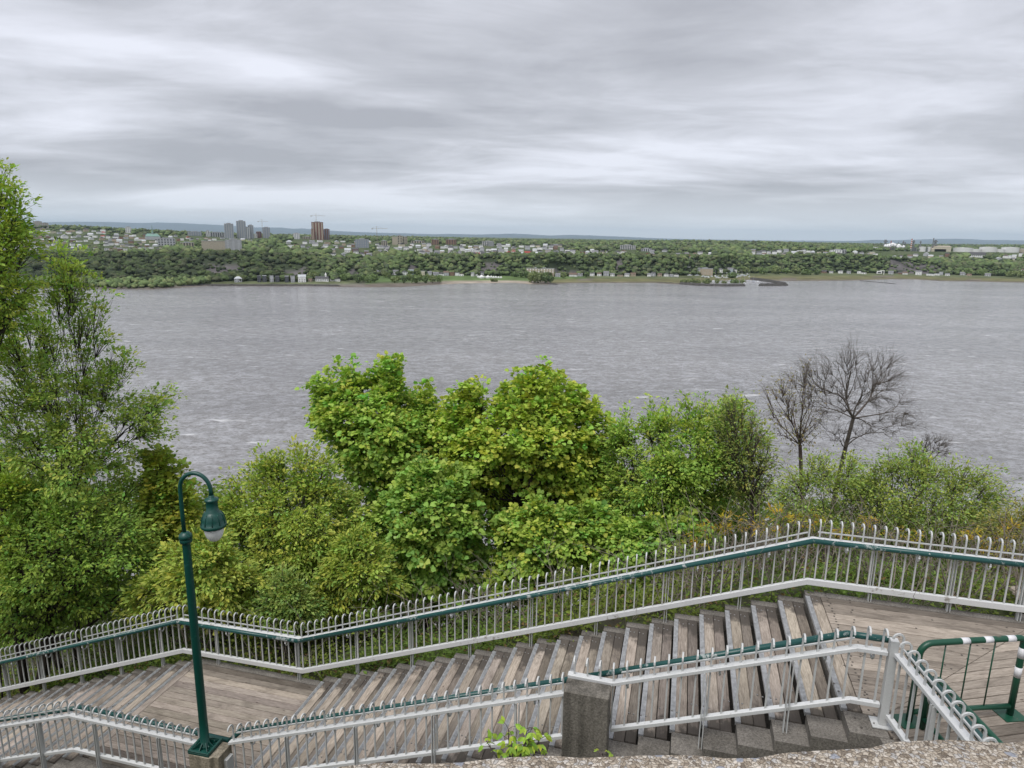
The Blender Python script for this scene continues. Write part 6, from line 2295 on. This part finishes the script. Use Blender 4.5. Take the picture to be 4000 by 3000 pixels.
def crowns(pos, rad, hgt, col, rs, fine=True, jag=0.3):
    V0, F0 = (ICO_V, ICO_F) if fine else (IC1_V, IC1_F)
    n_, k_ = len(pos), len(V0)
    sc = 1 + rs.normal(0, jag, (n_, k_))
    low = np.clip(1.0 - 0.25 * (V0[:, 2] < -0.3), 0.5, 1)
    v = V0[None] * (sc * low[None])[:, :, None] * np.stack((rad, rad, hgt * 0.5), 1)[:, None, :]
    v = v + (pos + np.stack((np.zeros(n_), np.zeros(n_), hgt * 0.48), 1))[:, None, :]
    f_ = F0[None] + (np.arange(n_) * k_)[:, None, None]
    c_ = np.repeat(col, k_, 0) * np.clip(1 + rs.normal(0, 0.10, (n_ * k_, 1)), 0.6, 1.5)
    return v.reshape(-1, 3), f_.reshape(-1, 3), c_


def wood(name, label, pos, rad, hgt, col, seed, fine=True):
    rs = np.random.default_rng(seed)
    v, f_, c_ = crowns(np.array(pos), np.array(rad), np.array(hgt), np.array(col), rs, fine)
    me_ = mesh_np(name, v, f_, np.full(len(f_), 3), c_, True)
    me_.materials.append(M_ftree)
    tag(link(name, me_), label, 'wood', kind='stuff')


HA = np.array([(a, b_, hw, hh) for a, b_, hw, hh in HOUSES])


def blocked(c, row, tall):
    """would a crown rooted here hide a house"""
    dx = np.abs(HA[:, 0] - c) < HA[:, 2] + 4
    dr = (row > HA[:, 1] - 1) & (row < HA[:, 1] + tall)
    return bool(np.any(dx & dr))


FG = [(np.array(q_) * 0.85 + np.array(q_).mean() * 0.25) * 1.4 for q_ in ((0.075, 0.115, 0.035), (0.095, 0.14, 0.04), (0.06, 0.085, 0.032), (0.115, 0.145, 0.045), (0.085, 0.10, 0.045), (0.05, 0.072, 0.035))]
r = np.random.default_rng(17)
pos, rad, hgt, col = [], [], [], []
# cliff face
for _ in range(5200):
    c = r.uniform(-350, 4350)
    u = r.random()
    a, b_ = profile(c)
    Y = a[4] + 3 + (a[9] - a[4] + 12) * u
    bare = any(r0 < c < r1 and u0 < u < u1 for r0, r1, u0, u1 in ROCK)
    if bare and r.random() < 0.62:
        continue
    z = float(np.interp(Y, a, b_))
    x = (c - 2008) / KC * Y
    row = 926 + (-z / Y) * KC * 1.0
    h = r.uniform(5, 10.5) * (0.6 if bare else 1.0)
    if u < 0.12 and blocked(c, ip(BASE, c) - 0, 16):
        pass
    pos.append((x, Y, z - 0.6))
    rad.append(h * r.uniform(0.48, 0.78))
    hgt.append(h)
    k = r.choice(6, p=[.3, .22, .16, .12, .12, .08]) if c > 1100 else r.choice(6, p=[.26, .14, .24, .06, .16, .14])
    col.append(FG[k] * r.uniform(0.85, 1.15) * (0.62 if c < 1250 else 0.88))
wood('cliff_wood', 'dense spring-green wood covering the far river cliff', pos, rad, hgt, col, 1)
pos, rad, hgt, col = [], [], [], []
for _ in range(6800):
    c = r.uniform(-350, 4350)
    top_ = horizon(c) + 3
    row = r.uniform(top_ - (34 if c < 700 else 0), ip(TOP, c) + 2)
    p = ground_hit(c, row)
    if p is None or p[1] < 1380 or p[1] > 8000:
        continue
    tall = 7 if p[1] < 2500 else 4
    if blocked(c, row, tall * 1.5 + 5):
        continue
    inh = any(c0 < c < c1 and r0 - 3 < row < r1 + 3 for c0, c1, r0, r1, _, _ in UPZ)
    h = r.uniform(4, 8) if inh else r.uniform(8, 14)
    if inh and r.random() < 0.4:
        continue
    pos.append((p[0], p[1], p[2] - 0.6))
    rad.append(h * r.uniform(0.5, 0.85))
    hgt.append(h)
    k = r.choice(6, p=[.28, .22, .12, .18, .12, .08])
    col.append(FG[k] * r.uniform(0.85, 1.2))
wood('upland_wood', 'trees and gardens between the houses of the far upland', pos, rad, hgt, col, 2)
# shore wood at left
pos, rad, hgt, col = [], [], [], []
for _ in range(420):
    c = r.uniform(-300, 800)
    a, b_ = profile(c)
    Y = r.uniform(a[2] + 8, a[4] + 10)
    h = r.uniform(5, 10)
    pos.append(((c - 2008) / KC * Y, Y, float(np.interp(Y, a, b_)) - 0.5))
    rad.append(h * r.uniform(0.4, 0.6))
    hgt.append(h)
    col.append(FG[r.choice([0, 1, 3])] * r.uniform(0.9, 1.25))
wood('shore_wood', 'thicket of bright bushes along the left far shore', pos, rad, hgt, col, 3)
# far forest
pos, rad, hgt, col = [], [], [], []
for _ in range(7000):
    c = r.uniform(-350, 4350)
    Y = 8000 / (r.random() * 2.4 + 0.62)
    if Y < 2900:
        continue
    z = ground(c, Y)
    h = r.uniform(10, 17)
    pos.append(((c - 2008) / KC * Y, Y, z - 1))
    rad.append(h * r.uniform(0.5, 0.9))
    hgt.append(h)
    col.append(FG[r.choice(5)] * r.uniform(0.75, 1.2))
wood('far_forest', 'continuous forest reaching to the horizon', pos, rad, hgt, col, 4, False)

# single rounded trees on the far shore
SHT = [(1400, 1106, 34, 36), (1438, 1104, 30, 26), (1462, 1103, 34, 34), (1420, 1102, 26, 30), (1505, 1085, 22, 26), (1520, 1088, 18, 22), (1540, 1105, 26, 24), (1580, 1106, 28, 30), (1622, 1107, 34, 38), (1555, 1100, 24, 24), (1600, 1098, 26, 28),
       (1660, 1106, 26, 30), (1690, 1106, 30, 32), (1716, 1106, 24, 34), (1642, 1094, 22, 24), (1670, 1092, 20, 22), (1930, 1100, 26, 12), (2010, 1082, 24, 20), (2035, 1084, 26, 24), (2058, 1086, 28, 28), (2076, 1104, 34, 44), (2100, 1106, 38, 40), (2128, 1107, 34, 42), (2150, 1106, 28, 34),
       (2090, 1090, 30, 30), (2122, 1092, 30, 26), (2200, 1087, 24, 24), (2292, 1082, 20, 20), (1630, 1074, 22, 26), (1328, 1090, 30, 36), (1345, 1098, 26, 28), (1212, 1090, 24, 24), (1230, 1092, 26, 28), (955, 1098, 22, 24), (1100, 1096, 14, 22), (1165, 1098, 14, 26),
       (2700, 1108, 30, 20), (2725, 1110, 26, 16), (2760, 1112, 34, 22), (2800, 1112, 18, 26), (2830, 1112, 22, 14), (2870, 1112, 32, 22), (2900, 1112, 24, 20), (2670, 1106, 26, 14), (2860, 1086, 34, 22), (2814, 1084, 8, 22),
       (2910, 1068, 30, 26), (2945, 1067, 26, 22), (2980, 1071, 30, 24), (3030, 1070, 34, 28), (3070, 1069, 26, 22), (3110, 1070, 32, 24), (3150, 1073, 40, 18), (3190, 1073, 26, 18), (3780, 1068, 26, 22), (3830, 1074, 24, 22), (3900, 1078, 34, 24), (3950, 1082, 36, 22), (3985, 1084, 34, 26)]
SHT.sort()
M_ftrunk = simple_mat('far_trunk', (0.06, 0.05, 0.04), 0.95, 0.2, 1.0)
r = np.random.default_rng(21)
for i, (c, row, wp, hp_) in enumerate(SHT):
    p = spot(c, row)
    if p[1] > 1700:
        p = at_depth(c, row, 1330)
    h, w_ = px2m(p, hp_), px2m(p, wp)
    root = thing('shore_tree', 'rounded green tree on the far shore below the cliff, %s from the left' % ordinal(i + 1), 'tree', p, 'single trees on the far shore')
    n_ = 190
    d = unit(r.normal(size=(n_, 3)))
    q_ = d * (0.55 + 0.5 * r.random((n_, 1)) ** 0.5) * np.array([w_ / 2, w_ / 2, h * 0.42]) * (1 + 0.15 * np.sin(d[:, :1] * 5 + i)) + np.array([0, 0, h * 0.56])
    sz = np.full(n_, w_ * 0.17) * r.uniform(0.7, 1.4, n_)
    v, m_ = leaf_arrays(q_, unit(r.normal(size=(n_, 3))), unit(d + np.array([0, 0, 0.5]) + r.normal(0, 0.4, (n_, 3))), sz, 'maple')
    base = FG[r.choice([0, 1, 3, 3])] * r.uniform(1.1, 1.5)
    cc = np.repeat(np.clip(base[None] * (1 + r.normal(0, 0.2, (n_, 1))), 0.01, 0.5), m_, 0)
    me_ = mesh_np('crown', v, np.arange(len(v)), np.full(n_, m_), cc)
    me_.materials.append(M_leaf)
    link('crown', me_, p, 0, root)
    link('trunk', MB().tube([(0, 0, -1.0), (0.1, 0, h * 0.3), (0, 0.1, h * 0.65)], [w_ * .035, w_ * .028, w_ * .01], 6).mesh('trunk', M_ftrunk), p, 0, root)

# upland streets climbing between the houses
M_road = simple_mat('pale_asphalt', (0.24, 0.235, 0.23), 0.9, 0.1, 0.2)
for i, (pts_, wd) in enumerate([([(1640, 998), (1655, 985), (1668, 970), (1676, 958)], 10), ([(1748, 992), (1758, 980), (1770, 966)], 7), ([(1850, 992), (1856, 980), (1862, 968)], 8), ([(1500, 985), (1515, 970), (1518, 958)], 9)]):
    P_ = [Vector(spot(a, b_)) for a, b_ in pts_]
    vv = []
    for q_ in P_:
        vv += [(q_.x - wd / 2, q_.y, q_.z + 1.6), (q_.x + wd / 2, q_.y, q_.z + 1.6)]
    me_ = bpy.data.meshes.new('street')
    me_.from_pydata(vv, [], [(2 * k, 2 * k + 1, 2 * k + 3, 2 * k + 2) for k in range(len(P_) - 1)])
    me_.materials.append(M_road)
    tag(link('street', me_), None, None, None, 'structure')

# ------------------------------------------------------------------ haze
M_haze = bpy.data.materials.new('haze_air')
M_haze.use_nodes = True
t = M_haze.node_tree
t.nodes.clear()
pv = t.nodes.new('ShaderNodeVolumePrincipled')
pv.inputs['Color'].default_value = (0.68, 0.86, 1.0, 1)
pv.inputs['Density'].default_value = 2.5e-5
pv.inputs['Anisotropy'].default_value = 0.0
mo_ = t.nodes.new('ShaderNodeOutputMaterial')
t.links.new(pv.outputs[0], mo_.inputs['Volume'])
me = MB().box(-125000, 125000, -300, 56000, RIVER - 60, 760).mesh('haze', M_haze)
tag(link('haze', me), 'thin blue haze over the far bank', kind='stuff')
